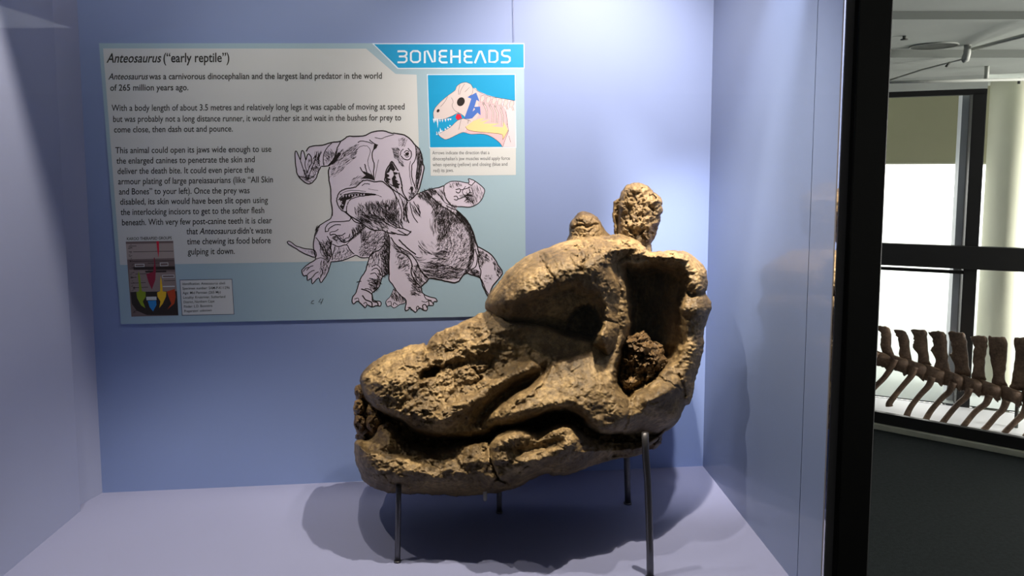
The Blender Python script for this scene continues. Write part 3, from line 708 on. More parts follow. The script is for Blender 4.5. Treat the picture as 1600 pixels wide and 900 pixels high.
# solid blacks
I.poly(B([(140, 430), (165, 385), (182, 355), (200, 390), (215, 420), (195, 440), (170, 420), (155, 450), (160, 490), (175, 520), (155, 540), (190, 560), (180, 500), (200, 470), (190, 440), (240, 450), (215, 480), (230, 520), (255, 540), (240, 590), (180, 565), (130, 525), (125, 470)]), 7.1)
I.poly(B([(300, 275), (325, 268), (335, 285), (318, 303), (300, 295)]), 7.3); I.poly(B([(345, 585), (358, 575), (365, 600), (352, 620)]), 7.3)
I.poly(A([(510, 680), (560, 645), (640, 632), (760, 636), (820, 641), (720, 648), (640, 655), (600, 680), (570, 690), (555, 740), (540, 780), (510, 745), (530, 720), (515, 700)]), 7.1)
I.poly(A([(700, 430), (760, 450), (800, 470), (812, 515), (770, 505), (700, 500), (740, 470)]), 7.1); I.poly(A([(815, 190), (850, 205), (830, 225), (805, 245)]), 7.1)
I.poly(A([(445, 340), (500, 270), (520, 280), (480, 350), (450, 375), (400, 390)]), 7.1)
def hatch(poly, n, ang, ln, w, jit=0.15, curve=0.0, dens=None):
    n = int(n * 0.92); w = w * 0.66
    xs = [p_[0] for p_ in poly]; ys = [p_[1] for p_ in poly]; c = 0; tries = 0
    while c < n and tries < n * 12:
        tries += 1
        x = random.uniform(min(xs), max(xs)); y = random.uniform(min(ys), max(ys))
        if not inside(x, y, poly): continue
        a = (ang(x, y) if callable(ang) else ang) + random.gauss(0, jit); L = ln * random.uniform(.5, 1.3)
        pts = []
        for i in range(4):
            s = (i / 3 - .5) * L; b_ = curve * (1 - (2 * i / 3 - 1) ** 2) * L
            pts.append((x + math.cos(a) * s - math.sin(a) * b_, y + math.sin(a) * s + math.cos(a) * b_))
        I.stroke(pts, w * random.uniform(.6, 1.2), 7.5 + random.random() * 0.4, True); c += 1
R = math.radians
body2 = D([(470, 0), (600, 0), (690, 50), (745, 110), (790, 200), (800, 300), (790, 420), (760, 500), (700, 545), (650, 600), (560, 600), (420, 570), (350, 500), (400, 440), (470, 380), (460, 280), (480, 150)])
ctr = D([(420, 260)])[0]
tang = lambda x, y: math.atan2(y - ctr[1], x - ctr[0]) + math.pi / 2
hatch(body2, 900, tang, 6.5, 0.75, .15, .1)
hatch(body2, 420, lambda x, y: tang(x, y) + 1.2, 3.8, 0.7, .2)
hatch(D([(620, 0), (690, 50), (745, 110), (795, 220), (805, 320), (740, 540), (700, 560), (760, 400), (750, 200), (680, 90)]), 300, tang, 8, 1.1, .1)
hatch(D([(480, 0), (560, 0), (590, 120), (560, 250), (480, 280), (470, 150)]), 170, R(95), 8, 1.1, .15)
hatch(D([(290, 390), (360, 440), (560, 470), (700, 500), (640, 590), (480, 590), (390, 570), (320, 500)]), 210, R(12), 12, 0.7, .12, .1)
hatch(D([(400, 90), (470, 90), (460, 210), (410, 200)]), 40, R(92), 8, 0.7, .06); hatch(D([(290, 270), (440, 280), (440, 390), (330, 370)]), 34, R(50), 9, 0.6)
hatch(D([(440, 370), (560, 330), (560, 420), (460, 440)]), 60, R(10), 9, 0.7)
hatch(B([(420, 640), (480, 605), (560, 590), (570, 620), (500, 690), (450, 680), (410, 660)]), 130, R(60), 7, 1.2, .3)
hatch(B([(560, 690), (640, 740), (720, 790), (800, 860), (840, 900), (560, 900), (530, 780)]), 240, R(110), 8, 1.1, .2)
hatch(B([(500, 640), (560, 690), (620, 740), (540, 760), (480, 700)]), 70, R(60), 8, 0.8)
hatch(A([(640, 760), (700, 720), (900, 700), (1010, 690), (1012, 880), (900, 860), (820, 800), (700, 860), (640, 800)]), 330, R(75), 8, 0.95, .35)
hatch(A([(700, 810), (800, 800), (900, 870), (1012, 900), (700, 900), (650, 850)]), 150, R(40), 9, 0.95, .25)
hatch(B([(180, 700), (240, 700), (250, 880), (150, 880), (130, 800)]), 110, R(110), 8, 1.1, .3); hatch(B([(0, 720), (140, 720), (150, 800), (0, 780)]), 80, R(70), 7, 0.8, .3)
hatch(Cc([(720, 0), (880, 40), (960, 120), (900, 165), (800, 160), (700, 90)]), 130, R(40), 8, 1.0, .25)
hatch(Cc([(690, 190), (820, 170), (930, 200), (940, 290), (860, 330), (770, 405), (700, 400), (670, 340), (720, 280)]), 320, R(-45), 6.5, 0.9, .5)
hatch(Cc([(620, 170), (700, 110), (745, 140), (640, 220), (590, 260)]), 110, R(70), 7, 1.0, .2); hatch(Cc([(690, 180), (740, 160), (740, 260), (700, 280)]), 40, R(85), 9, 0.6, .1)
hatch(Cc([(330, 280), (440, 250), (430, 400), (390, 440), (340, 360)]), 150, R(60), 6, 1.0, .4); hatch(Cc([(350, 430), (430, 440), (400, 530), (350, 590), (330, 520)]), 60, R(100), 6, 1.0, .3)
hatch(Cc([(470, 330), (580, 300), (630, 385), (530, 430), (460, 430)]), 90, R(110), 5, 0.8, .5); hatch(Cc([(300, 140), (340, 120), (310, 200), (295, 210)]), 30, R(120), 6, 0.9, .2)
hatch(Cc([(860, 350), (935, 330), (940, 540), (880, 580), (860, 660), (810, 710), (830, 600), (880, 480)]), 220, R(70), 7, 1.0, .4); hatch(Cc([(780, 400), (860, 360), (860, 460), (780, 480), (750, 500)]), 60, R(95), 7, 0.8, .3)
hatch(Cc([(760, 600), (830, 600), (840, 680), (780, 700)]), 60, R(30), 6, 0.9, .4); hatch(Cc([(210, 350), (290, 350), (290, 390), (220, 370)]), 20, R(60), 4, 0.8); hatch(Cc([(440, 220), (540, 210), (560, 260), (470, 280)]), 50, R(30), 5, 1.0, .6)
hatch(D([(0, 180), (40, 180), (40, 560), (0, 570)]), 120, R(80), 8, 1.1, .3); hatch(D([(0, 0), (110, 0), (140, 60), (190, 150), (100, 140), (0, 30)]), 90, R(60), 8, 1.0, .3)
hatch(D([(110, 360), (200, 380), (235, 480), (200, 540), (120, 500), (100, 440)]), 110, R(120), 6, 0.9, .5); hatch(D([(190, 540), (270, 580), (330, 680), (330, 740), (230, 740), (250, 650)]), 130, R(25), 7, 0.9, .4)
hatch(D([(245, 470), (300, 480), (390, 590), (330, 650), (270, 570)]), 80, R(65), 7, 1.1, .2); hatch(D([(60, 260), (100, 300), (220, 360), (250, 420), (180, 380), (90, 330)]), 50, R(35), 8, 0.8)
hatch(D([(95, 690), (150, 740), (185, 790), (130, 800), (60, 760)]), 70, R(65), 7, 0.9, .2); hatch(D([(820, 330), (900, 370), (940, 430), (870, 460), (840, 520), (830, 450)]), 110, R(60), 6, 0.9, .3); hatch(D([(940, 400), (1030, 530), (1000, 590), (960, 480)]), 60, R(70), 6, 0.9, .2)
hatch(D([(740, 500), (830, 520), (840, 580), (770, 555)]), 60, R(20), 6, 1.1, .2); hatch(D([(870, 560), (960, 560), (940, 640), (880, 620)]), 24, R(30), 4, 0.6, .6)
hatch(A([(560, 250), (660, 180), (680, 200), (640, 330), (560, 390), (540, 320)]), 120, R(-35), 6, 0.7, .1); hatch(A([(430, 400), (540, 330), (560, 400), (480, 480), (425, 490)]), 90, R(-40), 5, 0.55, .15); hatch(A([(600, 560), (640, 480), (740, 480), (720, 520), (660, 560)]), 50, R(-40), 6, 0.6, .1)
hatch(A([(480, 250), (530, 230), (570, 300), (480, 370), (440, 370)]), 70, R(-50), 7, 1.0, .2); hatch(A([(380, 270), (430, 240), (460, 280), (430, 350), (375, 370)]), 60, R(60), 6, 0.8, .3); hatch(A([(290, 280), (345, 265), (330, 340), (300, 330)]), 40, R(100), 7, 0.9, .2)
hatch(A([(190, 430), (230, 430), (245, 510), (210, 500)]), 45, R(80), 6, 0.9, .3); hatch(A([(235, 330), (265, 340), (250, 400), (225, 400)]), 20, R(100), 5, 0.6, .1); hatch(A([(150, 480), (300, 470), (260, 540), (190, 520)]), 40, R(30), 5, 0.8, .4); hatch(A([(280, 340), (330, 330), (330, 430), (280, 470), (265, 410)]), 60, R(60), 6, 1.0, .4)
hatch(B([(185, 240), (250, 230), (240, 330), (200, 310)]), 80, R(60), 4.5, 0.9, .3); hatch(B([(240, 150), (320, 140), (300, 220), (240, 210)]), 45, R(-50), 4, 0.7, .4); hatch(B([(200, 310), (270, 320), (290, 400), (250, 380)]), 40, R(50), 4, 0.8, .2)
hatch(B([(390, 230), (440, 270), (460, 380), (430, 500), (405, 600), (385, 560), (410, 400)]), 170, R(98), 9, 1.0, .08); hatch(B([(330, 620), (400, 610), (380, 660), (335, 690)]), 45, R(40), 4, 1.1, .6)
hatch(B([(350, 720), (420, 740), (430, 840), (380, 800)]), 40, R(60), 8, 1.0, .1); hatch(B([(270, 700), (320, 710), (320, 880), (280, 860)]), 60, R(80), 9, 1.2, .1)
hatch(B([(850, 580), (960, 570), (990, 640), (930, 720), (860, 730), (830, 650)]), 110, R(72), 8, 0.5, .08); hatch(B([(780, 650), (880, 620), (900, 700), (840, 720)]), 80, R(-10), 6, 0.9, .4); hatch(B([(670, 550), (760, 535), (800, 560), (700, 580)]), 30, R(60), 5, 0.8, .3)
hatch(B([(560, 620), (640, 610), (680, 700), (640, 700)]), 36, R(60), 9, 0.6, .08); hatch(B([(660, 690), (760, 750), (740, 775), (690, 745)]), 34, R(70), 4, 0.8, .2)
for i in range(9):
    x = 515 + i * 33; I.poly(A([(x, 640 - i * 1), (x + 12, 636 - i), (x + 9, 655)]), 7.2)
I.stroke(Cc([(285, 785), (268, 790), (258, 810), (285, 812)]), .8); I.stroke(Cc([(345, 770), (325, 800), (350, 798)]), .8); I.stroke(Cc([(365, 768), (345, 818)]), .8)
I.build('ink_drawing', PM['ink'])
t = Print()
for a, b in ((135, 455), (140, 490), (150, 520), (205, 470), (210, 505), (225, 535), (235, 565), (215, 440)):
    t.poly(B([(a, b), (a + 22, b - 8), (a + 36, b + 2), (a + 20, b + 12)]), 8.2)
for i in range(8):
    a = 535 + i * 26; t.poly(A([(a, 648 - i * 1.8), (a + 14, 646 - i * 1.8), (a + 8, 668 - i * 2)]), 8.2)
for a, b in ((515, 705), (525, 735), (545, 765), (575, 700), (560, 735)): t.poly(A([(a, b), (a + 14, b - 10), (a + 18, b + 4)]), 8.2)
t.build('drawing_highlights', PM['skin'])
# faint hanging wire above the panel
tube('hanging_wire', [pp(803, 66, 2), pp(802, 0, 2), pp(801.5, -60, 2)], 0.0006, M['lilac'], panel, 6)

# ------------------------------------------------------------------ mounted skeleton by the windows
def solid(name, pts, depth, thick, m, parent, bevel=0.006, jag=0.0, seed=0, lens=0.0):
    """a bone plate: closed outline in the plane facing the gallery, real thickness, rounded rim"""
    rnd = random.Random(seed)
    P2 = smooth(pts, 4, True)[:-1]
    P2 = [(x + rnd.gauss(0, jag), y + rnd.gauss(0, jag)) for x, y in P2]
    cx = sum(p_[0] for p_ in P2) / len(P2); cy = sum(p_[1] for p_ in P2) / len(P2)
    n = len(P2); V = []; Fc = []
    prof = ((-0.5, 0.72), (-0.32, 0.95), (0.0, 1.0), (0.32, 0.95), (0.5, 0.72))
    for dz, sc in prof:
        for x, y in P2:
            V.append(at(cx + (x - cx) * sc + 0, cy + (y - cy) * (sc * .5 + .5), depth(x) + dz * thick))
    for r in range(len(prof) - 1):
        for i in range(n):
            j = (i + 1) % n; Fc.append((r * n + i, r * n + j, (r + 1) * n + j, (r + 1) * n + i))
    tri = tessellate_polygon([[Vector((x, y, 0)) for x, y in P2]])
    Fc += [tuple(t_) for t_ in tri] + [tuple((len(prof) - 1) * n + i for i in t_) for t_ in tri]
    o = mesh(name, V, Fc, m, parent, True); fix_normals(o.data)
    return o
def dep(px): return 4.80 - (px - 1350) * 0.0018
q = lambda pts: tr(pts, 1340, 490, .2444)
o0 = at(1475, 610, dep(1475))
sk = thing('dinosaur_skeleton', (o0.x, o0.y, 0.06), 'brown mounted row of tall spined vertebrae with ribs before the bright windows', 'skeleton')
SP = [[(40, 30), (80, 50), (108, 90), (106, 185), (100, 240), (30, 230)],
      [(130, 78), (190, 85), (212, 115), (215, 210), (230, 270), (160, 260), (146, 180), (150, 130), (136, 110)],
      [(235, 102), (300, 112), (328, 160), (335, 250), (345, 300), (270, 290), (268, 220), (258, 160), (242, 130)],
      [(338, 105), (385, 100), (442, 112), (445, 170), (462, 300), (470, 330), (390, 320), (385, 265), (350, 205), (362, 175), (352, 130)],
      [(453, 118), (500, 110), (562, 125), (572, 200), (580, 300), (590, 388), (500, 378), (498, 290), (468, 235), (486, 200), (470, 150)],
      [(580, 118), (630, 116), (682, 130), (700, 200), (714, 340), (720, 400), (630, 390), (620, 330), (585, 265), (606, 245), (595, 180)],
      [(720, 150), (760, 143), (822, 148), (830, 190), (822, 260), (812, 370), (820, 430), (730, 420), (738, 350), (736, 260), (745, 200)],
      [(838, 145), (870, 150), (940, 152), (960, 210), (950, 330), (942, 420), (960, 470), (860, 450), (866, 390), (852, 300), (838, 220)],
      [(1000, 160), (1040, 152), (1110, 160), (1120, 300), (1110, 460), (1100, 500), (975, 480), (985, 430), (1000, 340), (1008, 240)],
      [(1140, 170), (1180, 165), (1250, 175), (1260, 320), (1240, 500), (1120, 500), (1130, 430), (1150, 340)]]
CT = [(45, 265), (150, 290), (260, 318), (375, 352), (490, 385), (610, 420), (730, 455), (850, 485), (985, 520), (1120, 550)]
RB = [[(95, 300), (70, 340), (40, 380), (10, 420)], [(215, 345), (170, 410), (110, 470), (72, 520), (62, 580)], [(345, 395), (300, 450), (250, 510), (205, 570), (203, 592)], [(455, 460), (400, 520), (345, 590), (315, 650), (300, 720)],
      [(590, 495), (540, 540), (470, 620), (425, 700), (400, 760)], [(695, 530), (640, 580), (580, 650), (530, 720), (500, 790)], [(820, 575), (760, 620), (700, 690), (655, 750), (620, 810)], [(930, 610), (890, 650), (830, 720), (780, 770), (740, 820)],
      [(1060, 640), (1010, 690), (950, 750), (910, 800), (880, 850)], [(1190, 680), (1120, 740), (1060, 800), (1020, 850)]]
for i in range(10):
    cx, cy = CT[i]
    body = [(cx - 66, cy - 52), (cx - 10, cy - 40), (cx + 66, cy - 14), (cx + 70, cy + 20), (cx + 58, cy + 48), (cx + 44, cy + 70), (cx + 18, cy + 48), (cx - 30, cy + 36), (cx - 62, cy + 26)]
    body = [(cx + (a_ - cx) * 1.04, cy + (b_ - cy) * 1.18) for a_, b_ in body]
    v_ = solid('vertebra', q(body), dep, 0.10, M['bone'], sk, seed=i, jag=0.4)
    s_ = solid('neural_spine', q(SP[i]), dep, 0.035, M['bone'], None, seed=20 + i, jag=0.5); s_.parent = v_; s_.location = (0, 0, 0)
    rp = smooth(q([(RB[i][0][0] + 22, RB[i][0][1] - 55)] + RB[i]), 4); n = len(rp)
    rad = [0.022 - 0.006 * math.sin(math.pi * k / (n - 1)) for k in range(n)]
    r_ = tube('rib', [at(x, y, dep(x) - 0.05) for x, y in rp], rad, M['bone'], None, 10); r_.parent = v_; r_.location = (0, 0, 0)
    # the far rib of the pair
    # transverse process reaching over the rib head
    tp = [(cx - 8, cy - 6), (cx + 40, cy + 40), (cx + 45, cy + 66)]
    r_ = tube('process', [at(x, y, dep(x) - 0.035) for x, y in smooth(q(tp), 4)], 0.016, M['bone'], None, 10); r_.parent = v_; r_.location = (0, 0, 0)
rail = [at(x, y, dep(x) + 0.02) for x, y in smooth(q([(0, 240), (45, 262), (260, 312), (490, 378), (730, 448), (985, 512), (1300, 590)]), 4)]
tube('mounting_bar', rail, 0.010, M['vent'], sk, 8)
for px in (1352, 1590):
    a = at(px, 560 if px < 1400 else 625, dep(px) + 0.05); tube('support_post', [(a.x, a.y, 0.06), tuple(a)], 0.011, M['vent'], sk, 8)

# ------------------------------------------------------------------ the fossil skull
rng = np.random.RandomState(7)
def hashg(ix, iy, seed):
    h = (ix.astype(np.int64) * 374761393 + iy.astype(np.int64) * 668265263 + seed * 1442695041) & 0x7fffffff
    h = ((h ^ (h >> 13)) * 1274126177) & 0x7fffffff
    h = h ^ (h >> 16)
    return (h & 0xffffff) / float(0xffffff)
def perlin(x, y, seed):
    ix = np.floor(x); iy = np.floor(y); fx = x - ix; fy = y - iy
    def g(dx, dy):
        a = hashg(ix + dx, iy + dy, seed) * 2 * np.pi
        return np.cos(a) * (fx - dx) + np.sin(a) * (fy - dy)
    u = fx * fx * fx * (fx * (fx * 6 - 15) + 10); v = fy * fy * fy * (fy * (fy * 6 - 15) + 10)
    return ((g(0, 0) * (1 - u) + g(1, 0) * u) * (1 - v) + (g(0, 1) * (1 - u) + g(1, 1) * u) * v) * 1.5
def fbm(x, y, sc, seed, octv=5, rough=0.55):
    s = 0; a = 1.0; f = 1.0 / sc; t = 0
    for i in range(octv):
        s = s + a * perlin(x * f, y * f, seed + i * 17); t += a; a *= rough; f *= 2.03
    return s / t * 1.6
def ridged(x, y, sc, seed, octv=4):
    s = 0; a = 1.0; f = 1.0 / sc; t = 0
    for i in range(octv):
        s = s + a * (1 - np.abs(perlin(x * f, y * f, seed + i * 31)) * 2.2); t += a; a *= .55; f *= 2.1
    return s / t
def facets(x, y, sc, seed, tilt=1.0):
    """broken rock: every jittered cell is a flat chip with its own tilt and level"""
    gx = x / sc; gy = y / sc; ix = np.floor(gx); iy = np.floor(gy)
    best = np.full(x.shape, 1e9); val = np.zeros(x.shape); second = np.full(x.shape, 1e9)
    for dx in (-1, 0, 1):
        for dy in (-1, 0, 1):
            cx = ix + dx + hashg(ix + dx, iy + dy, seed); cy = iy + dy + hashg(ix + dx, iy + dy, seed + 5)
            d = (gx - cx) ** 2 + (gy - cy) ** 2
            v = (hashg(ix + dx, iy + dy, seed + 9) - .5) + tilt * ((gx - cx) * (hashg(ix + dx, iy + dy, seed + 12) - .5) + (gy - cy) * (hashg(ix + dx, iy + dy, seed + 15) - .5)) * 2
            m = d < best
            second = np.where(m, best, np.minimum(second, d)); val = np.where(m, v, val); best = np.where(m, d, best)
    edge = np.clip((np.sqrt(second) - np.sqrt(best)) / 0.12, 0, 1)
    return val - 0.05 * (1 - edge)
def seg_dist(X, Y, pts, closed=False, want_t=False):
    D = np.full(X.shape, 1e9); n = len(pts); T = np.zeros(X.shape)
    for i in range(n if closed else n - 1):
        x0, y0 = pts[i]; x1, y1 = pts[(i + 1) % n]
        dx, dy = x1 - x0, y1 - y0; L2 = dx * dx + dy * dy + 1e-9
        t = np.clip(((X - x0) * dx + (Y - y0) * dy) / L2, 0, 1)
        d = (X - x0 - t * dx) ** 2 + (Y - y0 - t * dy) ** 2
        if want_t: T = np.where(d < D, (i + t) / max(n - 1, 1), T)
        D = np.minimum(D, d)
    return (np.sqrt(D), T) if want_t else np.sqrt(D)
def poly_in(X, Y, pts):
    c = np.zeros(X.shape, bool); n = len(pts); j = n - 1
    for i in range(n):
        xi, yi = pts[i]; xj, yj = pts[j]
        if yi != yj:
            c ^= ((yi > Y) != (yj > Y)) & (X < (xj - xi) * (Y - yi) / (yj - yi) + xi)
        j = i
    return c
def sdf(X, Y, pts):                                              # positive inside
    d = seg_dist(X, Y, pts, True); return np.where(poly_in(X, Y, pts), d, -d)
def sstep(a, b, x):
    t = np.clip((x - a) / (b - a), 0, 1); return t * t * (3 - 2 * t)
def bump(X, Y, cx, cy, rx, ry, amp, ang=0.0, p=2):
    a = math.radians(ang); u = ((X - cx) * math.cos(a) + (Y - cy) * math.sin(a)) / rx; v = (-(X - cx) * math.sin(a) + (Y - cy) * math.cos(a)) / ry
    return amp * np.exp(-(u * u + v * v) ** (p / 2))
def ridge(X, Y, pts, w, amp, fade=True):
    d, t = seg_dist(X, Y, smooth(pts, 4), False, True)
    f = np.clip(np.sin(np.pi * np.clip(t, 0.02, 0.98)) * 2.2, 0, 1) if fade else 1
    return amp * np.exp(-(d / w) ** 2) * f
def crack(X, Y, pts, w, amp, seed=1):
    jx = X + fbm(X, Y, 14, seed, 3) * 3.0; jy = Y + fbm(X, Y, 14, seed + 50, 3) * 3.0
    d = seg_dist(jx, jy, smooth(pts, 3)); return -amp * np.exp(-(d / w) ** 2)
def pit(X, Y, pts, depth, soft, jag=0.0, seed=3):
    if jag: X2 = X + fbm(X, Y, 16, seed, 4) * jag; Y2 = Y + fbm(X, Y, 16, seed + 40, 4) * jag
    else: X2, Y2 = X, Y
    return -depth * sstep(0, soft, sdf(X2, Y2, pts))

DS = 1.78                                                       # camera depth of the skull's middle plane
PXM = DS / F
def layer(name, outline, mid, front, back, Rf, height_fn, parent, m, step=1.25, jag=2.2, seed=1, Rb=None, label=None, pw=2.0):
    """a closed piece of fossil: front relief and rounded back face sharing one rim"""
    ol = smooth(outline, 3, True)[:-1]
    xs = [p_[0] for p_ in ol]; ys = [p_[1] for p_ in ol]
    gx = np.arange(min(xs) - 6, max(xs) + 6, step); gy = np.arange(min(ys) - 6, max(ys) + 6, step)
    X, Y = np.meshgrid(gx, gy)
    JX = X + fbm(X, Y, 18, seed + 300, 5, .6) * jag; JY = Y + fbm(X, Y, 18, seed + 400, 5, .6) * jag
    d = sdf(JX, JY, ol)
    ins = d > 0
    if callable(Rf): Rf = Rf(X, Y)
    e = np.clip(d / Rf, 0, 1); domef = (1 - (1 - e) ** pw) ** (1 / pw)
    e2 = np.clip(d / (Rb if Rb is not None else Rf), 0, 1); domeb = (1 - (1 - e2) ** 2.0) ** 0.5
    rim = sstep(0, 6, d)
    Hf = front * domef + height_fn(X, Y, d) * rim
    Hb = -back * domeb + (fbm(X, Y, 40, seed + 77, 5) * 6 + facets(X, Y, 22, seed + 70) * 3) * rim
    Hb = np.minimum(Hb, Hf - 1.0 * rim)
    mt = mid(X, Y) if callable(mid) else np.full(X.shape, float(mid))
    ny, nx = X.shape
    # vertices used by any inside-ish cell
    cell = (ins[:-1, :-1].astype(int) + ins[1:, :-1] + ins[:-1, 1:] + ins[1:, 1:]) >= 2
    used = np.zeros(X.shape, bool)
    used[:-1, :-1] |= cell; used[1:, :-1] |= cell; used[:-1, 1:] |= cell; used[1:, 1:] |= cell
    full = np.zeros(X.shape, int)
    full[:-1, :-1] += cell; full[1:, :-1] += cell; full[:-1, 1:] += cell; full[1:, 1:] += cell
    inner = used & (full == 4)
    border = used & ~inner
    Hf = np.where(border, 0, Hf); Hb = np.where(border, 0, Hb)
    # pull the border onto the outline
    gyd, gxd = np.gradient(d, step)
    gl = np.sqrt(gxd ** 2 + gyd ** 2) + 1e-6
    mv = np.clip(d, -2 * step, 2 * step) * border
    PX = X - gxd / gl * mv; PY = Y - gyd / gl * mv
    idf = -np.ones(X.shape, int); idf[used] = np.arange(used.sum()); nF = int(used.sum())
    idb = idf.copy(); idb[inner] = nF + np.arange(inner.sum())
    def world(H, mask):
        t = mt[mask] - H[mask] * PXM
        rx = (PX[mask] - PX0) / F; u = (PY0 - PY[mask]) / F
        return np.stack([CAM.x + t * rx, CAM.y + t * (cp + u * sp), CAM.z + t * (-sp + u * cp)], 1)
    V = np.concatenate([world(Hf, used), world(Hb, inner)])
    cy, cx = np.nonzero(cell)
    qf = np.stack([idf[cy, cx], idf[cy + 1, cx], idf[cy + 1, cx + 1], idf[cy, cx + 1]], 1)
    qb = np.stack([idb[cy, cx], idb[cy, cx + 1], idb[cy + 1, cx + 1], idb[cy + 1, cx]], 1)
    Q = np.concatenate([qf, qb])
    me = bpy.data.meshes.new(name)
    me.vertices.add(len(V)); me.vertices.foreach_set('co', V.astype(np.float32).ravel())
    me.loops.add(len(Q) * 4); me.loops.foreach_set('vertex_index', Q.ravel().astype(np.int32))
    me.polygons.add(len(Q)); me.polygons.foreach_set('loop_start', np.arange(0, len(Q) * 4, 4, dtype=np.int32))
    me.update(calc_edges=True); me.validate()
    me.polygons.foreach_set('use_smooth', [True] * len(me.polygons))
    me.materials.append(m)
    o = link(name, me, parent)
    if label: o['label'] = label
    return o

so = at(830, 640, DS)
skull = thing('fossil_skull', tuple(so), 'large brown fossil skull with domed brow, facing left on steel rods', 'fossil skull')

CRAN = [(562, 594), (568, 581), (580, 568), (600, 555), (625, 545), (650, 538), (661, 536), (666, 540), (671, 530), (682, 521), (690, 518), (704, 510), (720, 504), (740, 495), (757, 487),
        (775, 470), (800, 440), (850, 410), (900, 385), (950, 378), (985, 390), (1003, 392), (1015, 396), (1030, 393), (1048, 391), (1072, 394), (1090, 405), (1102, 420), (1106, 438), (1106, 450), (1102, 457), (1108, 465), (1112, 474),
        (1112, 483), (1105, 501), (1100, 519), (1099, 545), (1091, 578), (1086, 600), (1080, 627), (1068, 637), (1060, 660), (1038, 677), (1030, 684), (1000, 690), (970, 680), (940, 680), (915, 668), (905, 656), (889, 647),
        (865, 647), (842, 654), (815, 666), (795, 669), (778, 671), (768, 680), (760, 685), (735, 687), (700, 688), (675, 686), (655, 680), (640, 672), (626, 660), (602, 648), (582, 636), (569, 618)]
FEN = [(970, 424), (976, 412), (994, 415), (1015, 409), (1048, 409), (1068, 415), (1077, 434), (1075, 460), (1074, 510), (1073, 540), (1064, 563), (1040, 580), (1020, 598), (1000, 612), (982, 622), (966, 613), (957, 595), (964, 560), (976, 520), (977, 470)]
BOSS = [(757, 478), (763, 462), (775, 445), (790, 426), (811, 408), (838, 393), (865, 383), (885, 376), (910, 370), (945, 368), (975, 372), (1002, 386), (1000, 394), (985, 402), (972, 411), (970, 424), (975, 440), (978, 462), (975, 490), (976, 515),
        (968, 542), (962, 559), (953, 570), (940, 563), (922, 552), (905, 547), (875, 541), (846, 528), (820, 523), (794, 521), (777, 513), (764, 490)]
def h_cran(X, Y, d):
    H = np.zeros(X.shape)
    # muzzle: swollen lip above the mouth, pinched flank
    H += bump(X, Y, 620, 590, 52, 30, 22, -20) + bump(X, Y, 640, 640, 60, 26, 16, 20) + bump(X, Y, 720, 640, 60, 26, 12, -10)
    H += bump(X, Y, 745, 535, 60, 20, 14, -28)
    H += ridge(X, Y, [(840, 566), (831, 572), (795, 588), (767, 606), (740, 625), (702, 646), (672, 664)], 13, 26)
    H += ridge(X, Y, [(700, 575), (725, 566), (760, 560)], 9, -10) + ridge(X, Y, [(690, 548), (720, 540), (755, 522)], 8, -9)
    H += ridge(X, Y, [(868, 566), (840, 588), (812, 603), (783, 622), (752, 648), (742, 668)], 9, -22)
    H += bump(X, Y, 800, 640, 42, 20, 18, -30)
    # cheek: broad lit swelling under the eye
    H += ridge(X, Y, [(775, 656), (800, 652), (840, 640), (868, 632), (890, 630), (912, 644), (940, 664), (975, 672)], 12, 12)
    H += bump(X, Y, 885, 598, 75, 44, 24, -20, 3) + bump(X, Y, 810, 640, 50, 20, 16, -25) + bump(X, Y, 935, 625, 45, 34, 16, 20)
    H += ridge(X, Y, [(790, 630), (830, 612), (870, 560)], 7, 8)
    H += bump(X, Y, 1020, 632, 50, 22, 26, -35) + bump(X, Y, 985, 655, 20, 16, 10)
    # rear rim
    H += ridge(X, Y, [(985, 398), (1030, 398), (1070, 402), (1092, 425), (1094, 450)], 13, 16, False)
    H += ridge(X, Y, [(1092, 470), (1090, 520), (1082, 565), (1050, 605), (1010, 625)], 12, 14, False)
    H += -24 * sstep(0, 10, 640 - 0 * X) * 0
    H += 44 * sstep(545, 652, Y + .10 * (X - 900)) * sstep(740, 850, X) * sstep(1005, 960, X) + 22 * sstep(545, 640, Y) * sstep(780, 720, X)
    H -= 100 * sstep(14, 30, sdf(X, Y, BOSS))                       # hollow under the brow dome
    # openings
    fen = sstep(-3, 20, sdf(X + fbm(X, Y, 22, 5, 3) * 4, Y + fbm(X, Y, 22, 8, 3) * 4, smooth(FEN, 3, True)[:-1]))
    slope = 46 + 134 * sstep(1072, 980, X) - 12 * sstep(560, 600, Y)
    H -= fen * slope
    H += pit(X, Y, ell(671, 583, 21, 10, -0.45), 46, 7, 4, 9) + pit(X, Y, ell(690, 575, 20, 7, -0.35), 16, 8, 4, 19)
    H += crack(X, Y, [(664, 536), (667, 548), (662, 560), (668, 572)], 2.6, 12, 2) + crack(X, Y, [(686, 521), (690, 535), (688, 545)], 2.0, 9, 3)
    H += crack(X, Y, [(1108, 457), (1095, 459), (1080, 462), (1076, 458)], 3.0, 20, 4) + crack(X, Y, [(1060, 585), (1066, 598), (1070, 620)], 2, 9, 5)
    H += crack(X, Y, [(980, 622), (985, 640), (976, 668)], 2, 9, 6) + crack(X, Y, [(1030, 590), (1052, 600), (1066, 612)], 1.6, 6, 7)
    H += crack(X, Y, [(800, 640), (835, 615), (850, 596), (862, 560)], 1.6, 5, 8) + crack(X, Y, [(740, 575), (752, 590), (742, 600)], 2.0, 8, 9) + crack(X, Y, [(770, 560), (762, 575), (748, 583)], 2.0, 7, 12)
    # overhang of the skull table above the lower jaw on the right
    H += -48 * sstep(645, 685, Y) * sstep(950, 1000, X) - 40 * sstep(1078, 1100, X) * sstep(560, 600, Y)
    # texture
    rough = 0.34 + 1.0 * sstep(860, 690, X) * sstep(690, 640, Y + 0 * X) + 0.4 * sstep(1060, 1085, X) + 0.25 * sstep(0, 1, fbm(X, Y, 50, 91, 3))
    smoothz = 1 - 0.55 * fen
